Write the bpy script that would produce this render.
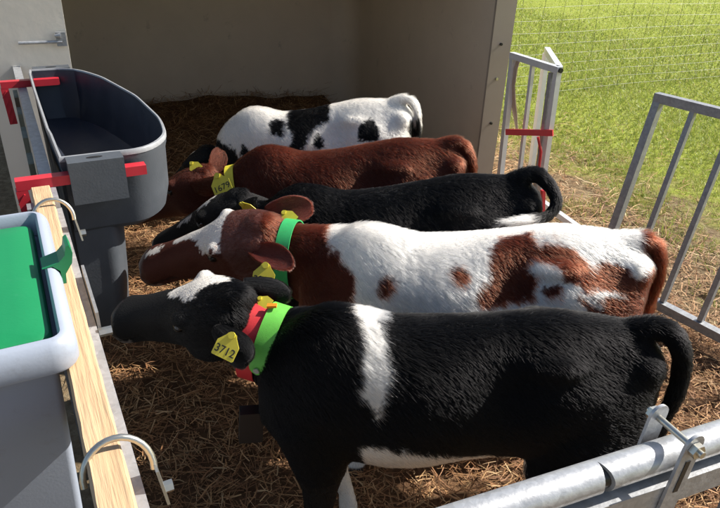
import bpy, bmesh, math, random
import numpy as np
from math import radians, sin, cos, tan, atan2, degrees, pi
from mathutils import Vector, Matrix

# ------------------------------------------------------------------ scene
for o in list(bpy.data.objects):
    bpy.data.objects.remove(o)
scene = bpy.context.scene
COL = scene.collection
RNG = np.random.default_rng(7)
random.seed(7)

# ------------------------------------------------------------------ camera
FPX, PITCH, ROLL, CAMH = 640.0, radians(27.5), radians(2.0), 1.7
F_ = np.array([0, cos(PITCH), -sin(PITCH)])
R0 = np.array([1.0, 0, 0])
U0 = np.array([0, sin(PITCH), cos(PITCH)])
R_ = R0 * cos(ROLL) + U0 * sin(ROLL)
U_ = U0 * cos(ROLL) - R0 * sin(ROLL)
C_ = np.array([0, 0, CAMH])
cam_data = bpy.data.cameras.new('camera')
cam = bpy.data.objects.new('camera', cam_data)
COL.objects.link(cam)
cam_data.sensor_width = 36.0
cam_data.lens = 36.0 * FPX / 720.0
cam_data.clip_start = 0.02
cam_data.clip_end = 500
m = Matrix(((R_[0], U_[0], -F_[0], C_[0]), (R_[1], U_[1], -F_[1], C_[1]), (R_[2], U_[2], -F_[2], C_[2]), (0, 0, 0, 1)))
cam.matrix_world = m
scene.camera = cam

def ray(x, y):
    return F_ * FPX + R_ * (x - 360) - U_ * (y - 254)
def onz(x, y, z):            # photo pixel -> point at height z
    d = ray(x, y)
    return C_ + d * (z - CAMH) / d[2]
def ony(x, y, yv):           # photo pixel -> point on the vertical plane Y = yv
    d = ray(x, y)
    return C_ + d * yv / d[1]

# ------------------------------------------------------------------ world, sun, exposure
SUN_EL, SUN_AZ = radians(38), radians(21)      # azimuth: 0 = +X, negative = towards the camera side
world = bpy.data.worlds.new('World')
scene.world = world
world.use_nodes = True
wn = world.node_tree
sky = wn.nodes.new('ShaderNodeTexSky')
sky.sky_type = 'NISHITA'
sky.sun_disc = False
sky.sun_elevation = SUN_EL
sky.sun_rotation = pi / 2 - SUN_AZ
sky.air_density = 1.0
sky.dust_density = 1.5
bg = wn.nodes['Background']
wn.links.new(sky.outputs[0], bg.inputs[0])
bg.inputs[1].default_value = 0.08
sd = bpy.data.lights.new('sun', 'SUN')
sd.energy = 5.0
sd.angle = radians(0.5)
sd.color = (1.0, 0.95, 0.88)
sun = bpy.data.objects.new('sun', sd)
COL.objects.link(sun)
sdir = Vector((cos(SUN_EL) * cos(SUN_AZ), cos(SUN_EL) * sin(SUN_AZ), sin(SUN_EL)))
sun.rotation_euler = sdir.to_track_quat('Z', 'Y').to_euler()
sun.location = sdir * 20
scene.view_settings.view_transform = 'Standard'
scene.view_settings.look = 'None'
scene.view_settings.exposure = 0.80
scene.view_settings.gamma = 1.0
scene.view_settings.use_curve_mapping = False
scene.render.engine = 'CYCLES'
scene.cycles.max_bounces = 7
scene.cycles.diffuse_bounces = 3
scene.cycles.glossy_bounces = 5
scene.cycles.transmission_bounces = 7
scene.cycles.caustics_reflective = False
scene.cycles.caustics_refractive = False
try:
    scene.cycles_curves.shape = 'RIBBONS'
    scene.cycles_curves.subdivisions = 1
except Exception:
    pass

# ------------------------------------------------------------------ materials
def mat(name, col, rough=0.6, metal=0.0, var=0.0, vscale=8.0, bump=0.0, bscale=60.0, col2=None, spec=0.5, stretch=None, coat=0.0):
    M = bpy.data.materials.new(name)
    M.use_nodes = True
    nt = M.node_tree
    b = nt.nodes['Principled BSDF']
    b.inputs['Base Color'].default_value = (*col, 1)
    b.inputs['Roughness'].default_value = rough
    b.inputs['Metallic'].default_value = metal
    b.inputs['Specular IOR Level'].default_value = spec
    b.inputs['Coat Weight'].default_value = coat
    tc = nt.nodes.new('ShaderNodeTexCoord')
    mp = nt.nodes.new('ShaderNodeMapping')
    nt.links.new(tc.outputs['Object'], mp.inputs[0])
    if stretch:
        mp.inputs['Scale'].default_value = stretch
    if var > 0 or col2:
        n = nt.nodes.new('ShaderNodeTexNoise')
        n.inputs['Scale'].default_value = vscale
        n.inputs['Detail'].default_value = 8
        n.inputs['Roughness'].default_value = 0.65
        nt.links.new(mp.outputs[0], n.inputs[0])
        r = nt.nodes.new('ShaderNodeValToRGB')
        r.color_ramp.elements[0].position = 0.3
        r.color_ramp.elements[1].position = 0.7
        c2 = col2 if col2 else tuple(max(0, c * (1 - var)) for c in col)
        r.color_ramp.elements[0].color = (*c2, 1)
        r.color_ramp.elements[1].color = (*col, 1)
        nt.links.new(n.outputs[0], r.inputs[0])
        nt.links.new(r.outputs[0], b.inputs['Base Color'])
        rm = nt.nodes.new('ShaderNodeMapRange')
        rm.inputs['To Min'].default_value = max(0.05, rough - 0.12)
        rm.inputs['To Max'].default_value = min(1, rough + 0.12)
        nt.links.new(n.outputs[0], rm.inputs[0])
        nt.links.new(rm.outputs[0], b.inputs['Roughness'])
    if bump > 0:
        n2 = nt.nodes.new('ShaderNodeTexNoise')
        n2.inputs['Scale'].default_value = bscale
        n2.inputs['Detail'].default_value = 6
        nt.links.new(mp.outputs[0], n2.inputs[0])
        bp = nt.nodes.new('ShaderNodeBump')
        bp.inputs['Strength'].default_value = bump
        bp.inputs['Distance'].default_value = 0.01
        nt.links.new(n2.outputs[0], bp.inputs['Height'])
        nt.links.new(bp.outputs[0], b.inputs['Normal'])
    return M

def galvanised(name, col=(0.56, 0.57, 0.58), rough=0.42):
    M = mat(name, col, rough, 0.45, 0.22, 30, 0.08, 120)
    nt = M.node_tree
    b = nt.nodes['Principled BSDF']
    v = nt.nodes.new('ShaderNodeTexVoronoi')
    v.inputs['Scale'].default_value = 90
    tc = nt.nodes['Texture Coordinate']
    nt.links.new(tc.outputs['Object'], v.inputs[0])
    mx = nt.nodes.new('ShaderNodeMix')
    mx.data_type = 'RGBA'
    mx.blend_type = 'MULTIPLY'
    mx.inputs[0].default_value = 0.25
    src = b.inputs['Base Color'].links[0].from_socket
    nt.links.new(src, mx.inputs[6])
    bw = nt.nodes.new('ShaderNodeRGBToBW')
    nt.links.new(v.outputs['Color'], bw.inputs[0])
    nt.links.new(bw.outputs[0], mx.inputs[7])
    nt.links.new(mx.outputs[2], b.inputs['Base Color'])
    return grime(M, (0.20, 0.15, 0.10), 22, 0.60, 0.80, 0.45)

def grime(M, col, scale=14.0, lo=0.62, hi=0.78, amount=0.6):
    """blotches of dust or dirt with a shape of their own"""
    nt = M.node_tree
    b = nt.nodes['Principled BSDF']
    n = nt.nodes.new('ShaderNodeTexNoise')
    n.inputs['Scale'].default_value = scale
    n.inputs['Detail'].default_value = 10
    n.inputs['Roughness'].default_value = 0.75
    tc = nt.nodes['Texture Coordinate']
    nt.links.new(tc.outputs['Object'], n.inputs[0])
    mr = nt.nodes.new('ShaderNodeMapRange')
    mr.inputs['From Min'].default_value = lo
    mr.inputs['From Max'].default_value = hi
    mr.inputs['To Max'].default_value = amount
    nt.links.new(n.outputs[0], mr.inputs[0])
    mx = nt.nodes.new('ShaderNodeMix')
    mx.data_type = 'RGBA'
    if b.inputs['Base Color'].links:
        nt.links.new(b.inputs['Base Color'].links[0].from_socket, mx.inputs[6])
    else:
        mx.inputs[6].default_value = b.inputs['Base Color'].default_value
    mx.inputs[7].default_value = (*col, 1)
    nt.links.new(mr.outputs[0], mx.inputs[0])
    nt.links.new(mx.outputs[2], b.inputs['Base Color'])
    return M

def attr_mat(name, attr, rough=0.8, spec=0.3, transl=0.0):
    M = bpy.data.materials.new(name)
    M.use_nodes = True
    nt = M.node_tree
    b = nt.nodes['Principled BSDF']
    a = nt.nodes.new('ShaderNodeAttribute')
    a.attribute_name = attr
    nt.links.new(a.outputs['Color'], b.inputs['Base Color'])
    b.inputs['Roughness'].default_value = rough
    b.inputs['Specular IOR Level'].default_value = spec
    if transl > 0:
        t = nt.nodes.new('ShaderNodeBsdfTranslucent')
        nt.links.new(a.outputs['Color'], t.inputs[0])
        mx = nt.nodes.new('ShaderNodeMixShader')
        mx.inputs[0].default_value = transl
        nt.links.new(b.outputs[0], mx.inputs[1])
        nt.links.new(t.outputs[0], mx.inputs[2])
        nt.links.new(mx.outputs[0], nt.nodes['Material Output'].inputs[0])
    return M

MT = {}
MT['galv'] = galvanised('galvanised_steel')
MT['galv_dull'] = galvanised('dull_galvanised_steel', (0.40, 0.41, 0.42), 0.5)
MT['galv_bright'] = mat('bright_galvanised_steel', (0.74, 0.75, 0.75), 0.4, 0.2, 0.1, 30)
MT['zinc'] = mat('zinc_plated_bolt', (0.6, 0.58, 0.5), 0.3, 0.9, 0.15, 40)
MT['hutch'] = grime(mat('fibreglass_cream', (0.80, 0.74, 0.63), 0.45, 0, 0.06, 3, 0.05, 30), (0.30, 0.26, 0.2), 9, 0.66, 0.85, 0.4)
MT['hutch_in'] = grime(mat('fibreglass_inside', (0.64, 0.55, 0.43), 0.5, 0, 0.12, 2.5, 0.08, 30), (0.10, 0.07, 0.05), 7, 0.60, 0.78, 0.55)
MT['flange'] = mat('fibreglass_edge', (0.36, 0.30, 0.24), 0.5, 0, 0.1, 5)
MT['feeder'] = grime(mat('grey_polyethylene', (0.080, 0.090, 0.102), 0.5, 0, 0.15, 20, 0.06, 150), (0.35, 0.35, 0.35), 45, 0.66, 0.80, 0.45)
MT['basin'] = grime(mat('dark_wet_basin', (0.028, 0.034, 0.048), 0.4, 0, 0.2, 12, 0.04, 120), (0.22, 0.22, 0.22), 60, 0.70, 0.80, 0.5)  # feeder plastic with the tub's inner shade put into a darker base colour
MT['feeder_rim'] = mat('scuffed_grey_polyethylene', (0.33, 0.34, 0.35), 0.45, 0, 0.25, 30, 0.05, 120)
MT['red'] = mat('red_plastic', (0.58, 0.03, 0.045), 0.38, 0, 0.12, 20)
MT['bin'] = grime(mat('grey_plastic_bin', (0.33, 0.37, 0.44), 0.42, 0, 0.05, 5, 0.03, 200), (0.15, 0.13, 0.10), 18, 0.56, 0.80, 0.35)
MT['green'] = grime(mat('green_plastic', (0.008, 0.22, 0.075), 0.45, 0, 0.08, 6, 0.03, 150), (0.07, 0.30, 0.17), 40, 0.6, 0.8, 0.4)
MT['wood'] = mat('sawn_pine', (0.62, 0.43, 0.25), 0.75, 0, 0, 14, 0.35, 50, (0.48, 0.31, 0.17), 0.3, (1, 0.12, 1))
nt_ = MT['wood'].node_tree
vr_ = nt_.nodes.new('ShaderNodeVectorRotate')
vr_.rotation_type = 'Z_AXIS'
vr_.inputs['Angle'].default_value = radians(-28.9)
nt_.links.new(nt_.nodes['Texture Coordinate'].outputs['Object'], vr_.inputs['Vector'])
nt_.links.new(vr_.outputs[0], nt_.nodes['Mapping'].inputs[0])
nt_.nodes['Mapping'].inputs['Scale'].default_value = (3.0, 0.15, 3.0)
MT['wood_old'] = mat('weathered_board', (0.30, 0.29, 0.22), 0.85, 0, 0, 14, 0.4, 60, (0.17, 0.17, 0.12), 0.2, (1, 1, 0.1))
MT['strap'] = mat('beige_webbing', (0.5, 0.38, 0.28), 0.85, 0, 0.2, 40, 0.3, 400)
MT['wire'] = mat('white_netting_strand', (0.50, 0.50, 0.42), 0.5, 0, 0.2, 4)
MT['stay'] = mat('dark_netting_stay', (0.09, 0.10, 0.06), 0.6)
MT['postgrey'] = mat('grey_fibreglass_post', (0.4, 0.4, 0.38), 0.6, 0, 0.1, 10)
MT['black_plastic'] = mat('black_plastic', (0.012, 0.012, 0.013), 0.4)
MT['tag'] = mat('yellow_tag_plastic', (0.68, 0.58, 0.05), 0.45, 0, 0.12, 60)
grime(MT['tag'], (0.25, 0.19, 0.06), 70, 0.58, 0.78, 0.55)
MT['tag_ink'] = mat('tag_print', (0.015, 0.015, 0.015), 0.6)
MT['collar_green'] = mat('lime_collar_webbing', (0.13, 0.50, 0.06), 0.5, 0, 0.10, 90, 0.15, 700)
MT['collar_mint'] = mat('green_collar_webbing', (0.035, 0.42, 0.12), 0.5, 0, 0.10, 90, 0.15, 700)
MT['collar_red'] = mat('red_collar_webbing', (0.60, 0.03, 0.035), 0.55, 0, 0.10, 90, 0.15, 700)
MT['collar_yellow'] = mat('yellow_collar_webbing', (0.72, 0.62, 0.04), 0.5, 0, 0.10, 90, 0.15, 700)
for k_ in ('collar_green', 'collar_mint', 'collar_red', 'collar_yellow'):
    grime(MT[k_], (0.10, 0.075, 0.05), 35, 0.55, 0.8, 0.5)
MT['orange'] = mat('orange_plastic', (0.9, 0.22, 0.01), 0.4)
MT['eye'] = mat('dark_eye', (0.006, 0.004, 0.003), 0.06, spec=0.7)
MT['teat'] = mat('red_rubber_teat', (0.40, 0.10, 0.05), 0.5)
MT['straw'] = attr_mat('straw', 'tint', 0.7, 0.35, 0.15)
MT['grass'] = attr_mat('grass_blades', 'tint', 0.5, 0.35, 0.35)
def skin_material():
    M = attr_mat('calf_skin', 'fur', 0.75, 0.3, 0.5)
    nt = M.node_tree
    g = nt.nodes.new('ShaderNodeAttribute'); g.attribute_name = 'gloss'
    nt.links.new(g.outputs['Fac'], nt.nodes['Principled BSDF'].inputs['Roughness'])
    th = nt.nodes.new('ShaderNodeAttribute'); th.attribute_name = 'thin'
    mx = [n for n in nt.nodes if n.bl_idname == 'ShaderNodeMixShader'][0]
    nt.links.new(th.outputs['Fac'], mx.inputs[0])
    tr = [n for n in nt.nodes if n.bl_idname == 'ShaderNodeBsdfTranslucent'][0]
    a = [n for n in nt.nodes if n.bl_idname == 'ShaderNodeAttribute' and n.attribute_name == 'fur'][0]
    m2 = nt.nodes.new('ShaderNodeMix'); m2.data_type = 'RGBA'; m2.blend_type = 'ADD'; m2.inputs[0].default_value = 1.0
    nt.links.new(a.outputs['Color'], m2.inputs[6])
    m2.inputs[7].default_value = (0.10, 0.012, 0.005, 1)      # blood in the thin ear
    nt.links.new(m2.outputs[2], tr.inputs[0])
    # damp pores of the muzzle
    v = nt.nodes.new('ShaderNodeTexVoronoi'); v.inputs['Scale'].default_value = 260
    tc = nt.nodes.new('ShaderNodeTexCoord')
    nt.links.new(tc.outputs['Object'], v.inputs[0])
    bp = nt.nodes.new('ShaderNodeBump'); bp.inputs['Strength'].default_value = 0.35; bp.inputs['Distance'].default_value = 0.002
    nt.links.new(v.outputs['Distance'], bp.inputs['Height'])
    nt.links.new(bp.outputs[0], nt.nodes['Principled BSDF'].inputs['Normal'])
    return M
MT['skin'] = skin_material()

def fur_material():
    M = bpy.data.materials.new('calf_fur')
    M.use_nodes = True
    nt = M.node_tree
    nt.nodes.remove(nt.nodes['Principled BSDF'])
    a = nt.nodes.new('ShaderNodeAttribute')
    a.attribute_name = 'fur'
    h = nt.nodes.new('ShaderNodeBsdfHairPrincipled')
    h.model = 'CHIANG'
    h.parametrization = 'COLOR'
    nt.links.new(a.outputs['Color'], h.inputs['Color'])
    h.inputs['Roughness'].default_value = 0.38
    h.inputs['Radial Roughness'].default_value = 0.55
    h.inputs['Coat'].default_value = 0.0
    h.inputs['IOR'].default_value = 1.28
    h.inputs['Random Roughness'].default_value = 0.2
    nt.links.new(h.outputs[0], nt.nodes['Material Output'].inputs[0])
    return M
MT['fur'] = fur_material()

def ground_material():
    M = bpy.data.materials.new('pasture_ground')
    M.use_nodes = True
    nt = M.node_tree
    b = nt.nodes['Principled BSDF']
    b.inputs['Roughness'].default_value = 0.95
    b.inputs['Specular IOR Level'].default_value = 0.1
    tc = nt.nodes.new('ShaderNodeTexCoord')
    def noise(s, d=6):
        n = nt.nodes.new('ShaderNodeTexNoise')
        n.inputs['Scale'].default_value = s
        n.inputs['Detail'].default_value = d
        n.inputs['Roughness'].default_value = 0.65
        nt.links.new(tc.outputs['Object'], n.inputs[0])
        return n
    def ramp(src, stops):
        r = nt.nodes.new('ShaderNodeValToRGB')
        e = r.color_ramp.elements
        e[0].position, e[0].color = stops[0][0], (*stops[0][1], 1)
        e[1].position, e[1].color = stops[-1][0], (*stops[-1][1], 1)
        for p, c in stops[1:-1]:
            k = e.new(p)
            k.color = (*c, 1)
        nt.links.new(src, r.inputs[0])
        return r
    g = ramp(noise(16, 10).outputs[0], [(0.25, (0.17, 0.21, 0.03)), (0.45, (0.28, 0.33, 0.05)), (0.6, (0.36, 0.40, 0.07)), (0.75, (0.40, 0.36, 0.12))])
    s = ramp(noise(22, 10).outputs[0], [(0.3, (0.12, 0.085, 0.05)), (0.5, (0.23, 0.165, 0.095)), (0.7, (0.33, 0.26, 0.16))])
    # bare soil near the pen, turf away from it: distance from the pen's right-hand edge
    at = nt.nodes.new('ShaderNodeAttribute')
    at.attribute_name = 'turf'
    nz = noise(2.2, 6)
    ad = nt.nodes.new('ShaderNodeMath')
    ad.operation = 'MULTIPLY_ADD'
    nt.links.new(nz.outputs[0], ad.inputs[0])
    ad.inputs[1].default_value = 1.4
    nt.links.new(at.outputs['Fac'], ad.inputs[2])
    mr = nt.nodes.new('ShaderNodeMapRange')
    mr.inputs['From Min'].default_value = 0.95
    mr.inputs['From Max'].default_value = 1.35
    nt.links.new(ad.outputs[0], mr.inputs[0])
    mx = nt.nodes.new('ShaderNodeMix')
    mx.data_type = 'RGBA'
    nt.links.new(mr.outputs[0], mx.inputs[0])
    nt.links.new(s.outputs[0], mx.inputs[6])
    nt.links.new(g.outputs[0], mx.inputs[7])
    nt.links.new(mx.outputs[2], b.inputs['Base Color'])
    bp = nt.nodes.new('ShaderNodeBump')
    bp.inputs['Strength'].default_value = 0.7
    bp.inputs['Distance'].default_value = 0.03
    nt.links.new(noise(40, 8).outputs[0], bp.inputs['Height'])
    nt.links.new(bp.outputs[0], b.inputs['Normal'])
    return M
MT['ground'] = ground_material()
MT['bedding'] = mat('trodden_bedding', (0.17, 0.095, 0.05), 0.95, 0, 0, 25, 0.9, 60, (0.07, 0.038, 0.02), 0.1)

# ------------------------------------------------------------------ mesh helpers
def link(o, parent=None):
    COL.objects.link(o)
    if parent is not None:
        o.parent = parent
    return o

def mesh_obj(name, verts, faces, material, parent=None, smooth=False):
    me = bpy.data.meshes.new(name)
    me.from_pydata([tuple(map(float, v)) for v in verts], [], faces)
    me.update()
    if smooth:
        me.polygons.foreach_set('use_smooth', [True] * len(me.polygons))
    if isinstance(material, (list, tuple)):
        for mm in material:
            me.materials.append(mm)
    else:
        me.materials.append(material)
    return link(bpy.data.objects.new(name, me), parent)

def bm_obj(name, bm, material, parent=None, smooth=False, bevel=0.0, segs=2, autosmooth=True):
    if bevel > 0:
        bmesh.ops.bevel(bm, geom=[e for e in bm.edges if e.calc_face_angle(0) > 0.6], offset=bevel, segments=segs, affect='EDGES', profile=0.5)
    bmesh.ops.recalc_face_normals(bm, faces=bm.faces)
    me = bpy.data.meshes.new(name)
    bm.to_mesh(me)
    bm.free()
    if smooth:
        me.polygons.foreach_set('use_smooth', [True] * len(me.polygons))
        if autosmooth:
            try:
                me.set_sharp_from_angle(angle=radians(35))
            except Exception:
                pass
    me.materials.append(material)
    return link(bpy.data.objects.new(name, me), parent)

def thing(name, label, cat, loc=(0, 0, 0), group=None):
    o = bpy.data.objects.new(name, None)
    o.empty_display_size = 0.1
    o.location = loc
    link(o)
    o['label'] = label
    o['category'] = cat
    if group:
        o['group'] = group
    return o

def keep(o, root):           # parent a mesh built in world coordinates to a root that has a location
    o.parent = root
    o.matrix_parent_inverse = Matrix.Translation(-Vector(root.location))
    return o

V = lambda p: Vector((float(p[0]), float(p[1]), float(p[2])))

def frame(a, b, up=(0, 0, 1)):
    t = (V(b) - V(a)).normalized()
    u = V(up)
    s = t.cross(u)
    if s.length < 1e-4:
        s = t.cross(Vector((1, 0, 0)))
    s.normalize()
    u = s.cross(t).normalized()
    return t, s, u

def add_bar(bm, a, b, w, h, up=(0, 0, 1)):
    """box bar from a to b, width w (sideways) and height h (along up)"""
    t, s, u = frame(a, b, up)
    vs = []
    for p in (V(a), V(b)):
        for i, j in ((-1, -1), (1, -1), (1, 1), (-1, 1)):
            vs.append(bm.verts.new(p + s * (i * w / 2) + u * (j * h / 2)))
    for f in ((0, 1, 2, 3), (7, 6, 5, 4), (0, 4, 5, 1), (1, 5, 6, 2), (2, 6, 7, 3), (3, 7, 4, 0)):
        bm.faces.new([vs[i] for i in f])

def add_tube(bm, pts, r, seg=16, caps=True, up=(0, 0, 1), rx=None):
    pts = [V(p) for p in pts]
    n = len(pts)
    rad = r if isinstance(r, (list, tuple)) else [r] * n
    rings = []
    prev = None
    for i, p in enumerate(pts):
        t = (pts[min(i + 1, n - 1)] - pts[max(i - 1, 0)]).normalized()
        if prev is None:
            u = V(up)
            s = t.cross(u)
            if s.length < 1e-3:
                s = t.cross(Vector((0, 1, 0)))
            s.normalize()
        else:
            s = (prev - t * prev.dot(t)).normalized()
        prev = s
        u = s.cross(t)
        k = rx if rx else 1.0
        rings.append([bm.verts.new(p + s * (cos(2 * pi * j / seg) * rad[i]) + u * (sin(2 * pi * j / seg) * rad[i] * k)) for j in range(seg)])
    for i in range(n - 1):
        for j in range(seg):
            bm.faces.new((rings[i][j], rings[i][(j + 1) % seg], rings[i + 1][(j + 1) % seg], rings[i + 1][j]))
    if caps:
        bm.faces.new(list(reversed(rings[0])))
        bm.faces.new(rings[-1])

def bar(name, a, b, w, h, material, root, bevel=0.002, up=(0, 0, 1)):
    bm = bmesh.new()
    add_bar(bm, a, b, w, h, up)
    return keep(bm_obj(name, bm, material, None, True, bevel), root)

def tube(name, pts, r, material, root, seg=16, up=(0, 0, 1)):
    bm = bmesh.new()
    add_tube(bm, pts, r, seg, True, up)
    return keep(bm_obj(name, bm, material, None, True), root)

def sub(o, part):            # make o a child of part, both built in world coordinates
    o.parent = part
    if part.parent:
        o.matrix_parent_inverse = Matrix.Translation(-Vector(part.parent.location)).inverted() @ Matrix.Translation(-Vector(part.parent.location))
    else:
        o.matrix_parent_inverse = Matrix.Identity(4)
    return o

def snoise(P, seed, freq):
    """cheap smooth noise, about -1..1"""
    r = np.random.default_rng(seed)
    out = np.zeros(len(P))
    amp = 1.0
    tot = 0
    for o in range(3):
        k = r.normal(size=(5, 3)) * freq * (1.9 ** o)
        ph = r.uniform(0, 6.28, 5)
        out += amp * np.sin(P @ k.T + ph).sum(1) / 2.2
        tot += amp
        amp *= 0.6
    return out / tot

# ------------------------------------------------------------------ ground
FA = np.array([-0.286, 0.553, 0.0])               # foot of the fence line by the camera
fd = np.array([-0.4832, 0.8755, 0.0])             # direction of the feed fence
fn = np.array([0.8755, 0.4832, 0.0])              # into the pen
def fence(u, v, z):
    return FA + fd * u + fn * v + np.array([0, 0, z])

def build_ground():
    xs = np.concatenate([np.linspace(-60, -4, 15), np.linspace(-3.5, 9, 60), np.linspace(10, 80, 20)])
    ys = np.concatenate([np.linspace(-40, -3, 12), np.linspace(-2.5, 12, 70), np.linspace(13, 140, 30)])
    X, Y = np.meshgrid(xs, ys)
    P = np.stack([X.ravel(), Y.ravel(), np.zeros(X.size)], 1)
    z = snoise(P, 3, 0.5) * 0.03
    inside = (P[:, 0] > -3) & (P[:, 0] < 2.2) & (P[:, 1] > -1) & (P[:, 1] < 8)
    z[inside] = -0.006
    P[:, 2] = z - 0.012
    nx, ny = len(xs), len(ys)
    faces = [(j * nx + i, j * nx + i + 1, (j + 1) * nx + i + 1, (j + 1) * nx + i) for j in range(ny - 1) for i in range(nx - 1)]
    o = mesh_obj('ground', P, faces, MT['ground'], None, True)
    o['kind'] = 'structure'
    a = o.data.attributes.new('turf', 'FLOAT', 'POINT')
    # distance beyond the right-hand gates
    q = turf_measure(P)
    a.data.foreach_set('value', q.astype(np.float32))
    return o

def turf_measure(P):
    v = (P[:, :2] - FA[:2]) @ fn[:2]
    return np.clip((v - 2.95) / 2.6, -0.3, 1.0)

build_ground()

def build_bedding():
    # trodden litter inside the pen and the hutch, a low uneven mat, banked up against the hutch's back
    us = np.linspace(-0.7, 5.9, 90)
    vs = np.linspace(0.0, 2.78, 50)
    U, W = np.meshgrid(us, vs)
    P = FA + U.ravel()[:, None] * fd + W.ravel()[:, None] * fn
    z = 0.012 + 0.012 * snoise(P, 5, 5)
    bank = np.clip((U.ravel() - 4.0) / 1.6, 0, 1)
    z += 0.20 * bank ** 1.5 * (1 + 0.25 * snoise(P, 9, 4))
    edge = np.minimum(W.ravel(), 2.78 - W.ravel()) < 0.03
    z[edge] = 0.001
    P[:, 2] = z
    n = len(us)
    faces = [(j * n + i, j * n + i + 1, (j + 1) * n + i + 1, (j + 1) * n + i) for j in range(len(vs) - 1) for i in range(n - 1)]
    o = mesh_obj('bedding', P, faces, MT['bedding'], None, True)
    o['kind'] = 'structure'
build_bedding()

def strands(name, pos, length, width, yaw, pitch, tint, material, curve=0.0, label=None, cat=None):
    """flat three-point strands, all in one mesh"""
    n = len(pos)
    d = np.stack([np.cos(yaw) * np.cos(pitch), np.sin(yaw) * np.cos(pitch), np.sin(pitch)], 1)
    s = np.stack([-np.sin(yaw), np.cos(yaw), np.zeros(n)], 1)
    roll = RNG.uniform(-0.6, 0.6, n)
    up = np.cross(d, s)
    s = s * np.cos(roll)[:, None] + up * np.sin(roll)[:, None]
    L = length[:, None]
    w = width[:, None] / 2
    bend = (RNG.normal(size=(n, 3)) * curve) * L
    mid = pos + d * L * 0.5 + bend
    end = pos + d * L + bend * RNG.uniform(-0.5, 0.8, n)[:, None]
    verts = np.stack([pos - s * w, pos + s * w, mid - s * w, mid + s * w, end - s * w * 0.6, end + s * w * 0.6], 1).reshape(-1, 3)
    idx = np.arange(n)[:, None] * 6
    quads = np.concatenate([idx + np.array([[0, 1, 3, 2]]), idx + np.array([[2, 3, 5, 4]])], 0)
    me = bpy.data.meshes.new(name)
    me.vertices.add(len(verts))
    me.vertices.foreach_set('co', verts.ravel().astype(np.float32))
    me.loops.add(quads.size)
    me.polygons.add(len(quads))
    me.loops.foreach_set('vertex_index', quads.ravel().astype(np.int32))
    me.polygons.foreach_set('loop_start', np.arange(0, quads.size, 4, dtype=np.int32))
    me.update(calc_edges=True)
    a = me.attributes.new('tint', 'FLOAT_COLOR', 'POINT')
    c = np.concatenate([np.repeat(tint, 6, 0), np.ones((n * 6, 1))], 1)
    a.data.foreach_set('color', c.ravel().astype(np.float32))
    me.materials.append(material)
    o = link(bpy.data.objects.new(name, me))
    o['kind'] = 'stuff'
    if label:
        o['label'] = label
        o['category'] = cat
    return o

def straw_tint(n, dark=0.0):
    base = np.array([[0.36, 0.215, 0.105], [0.27, 0.145, 0.07], [0.46, 0.31, 0.16], [0.19, 0.10, 0.05], [0.55, 0.41, 0.24]])
    p = np.array([0.33, 0.27, 0.17, 0.15, 0.08])
    c = base[RNG.choice(5, n, p=p)]
    return c * RNG.uniform(0.75, 1.25, (n, 1)) * (1 - dark) * np.array([1.15, 1.05, 0.95])

def build_straw():
    n = 52000
    u = RNG.uniform(-0.7, 4.0, n)
    v = RNG.uniform(0.02, 2.75, n)
    P = FA + u[:, None] * fd + v[:, None] * fn
    P[:, 2] = 0.02 + RNG.uniform(0, 0.035, n) + 0.012 * snoise(P, 5, 5)
    strands('straw_bedding', P, RNG.gamma(3, 0.015, n) + 0.012, RNG.uniform(0.0014, 0.0046, n), RNG.uniform(0, 2 * pi, n),
            RNG.normal(0, 0.16, n), straw_tint(n), MT['straw'], 0.06, 'loose brown chopped straw bedding covering the pen floor', 'straw')
    n = 9000
    u = RNG.uniform(4.0, 5.85, n)
    v = RNG.uniform(0.05, 2.7, n)
    P = FA + u[:, None] * fd + v[:, None] * fn
    bank = np.clip((u - 4.0) / 1.6, 0, 1)
    P[:, 2] = 0.02 + 0.20 * bank ** 1.5 * (1 + 0.25 * snoise(P, 9, 4)) + RNG.uniform(0, 0.05, n)
    strands('hutch_straw', P, RNG.gamma(4, 0.018, n) + 0.02, RNG.uniform(0.002, 0.005, n), RNG.uniform(0, 2 * pi, n),
            RNG.normal(0.05, 0.3, n), straw_tint(n, 0.1), MT['straw'], 0.08, 'dark straw banked against the hutch back wall', 'straw')
    # litter that has spilled outside the right-hand gates
    n = 9000
    v = 2.72 + RNG.gamma(1.6, 0.42, n)
    u = RNG.uniform(-1.5, 4.2, n)
    P = FA + u[:, None] * fd + v[:, None] * fn
    P[:, 2] = 0.0 + RNG.uniform(0, 0.02, n)
    c = straw_tint(n) * np.array([1.15, 1.25, 1.4])
    strands('spilled_straw', P, RNG.gamma(4, 0.02, n) + 0.02, RNG.uniform(0.002, 0.006, n), RNG.uniform(0, 2 * pi, n),
            RNG.normal(0.03, 0.15, n), c, MT['straw'], 0.06, 'pale straw scattered on bare soil outside the right gate', 'straw')
build_straw()

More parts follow.
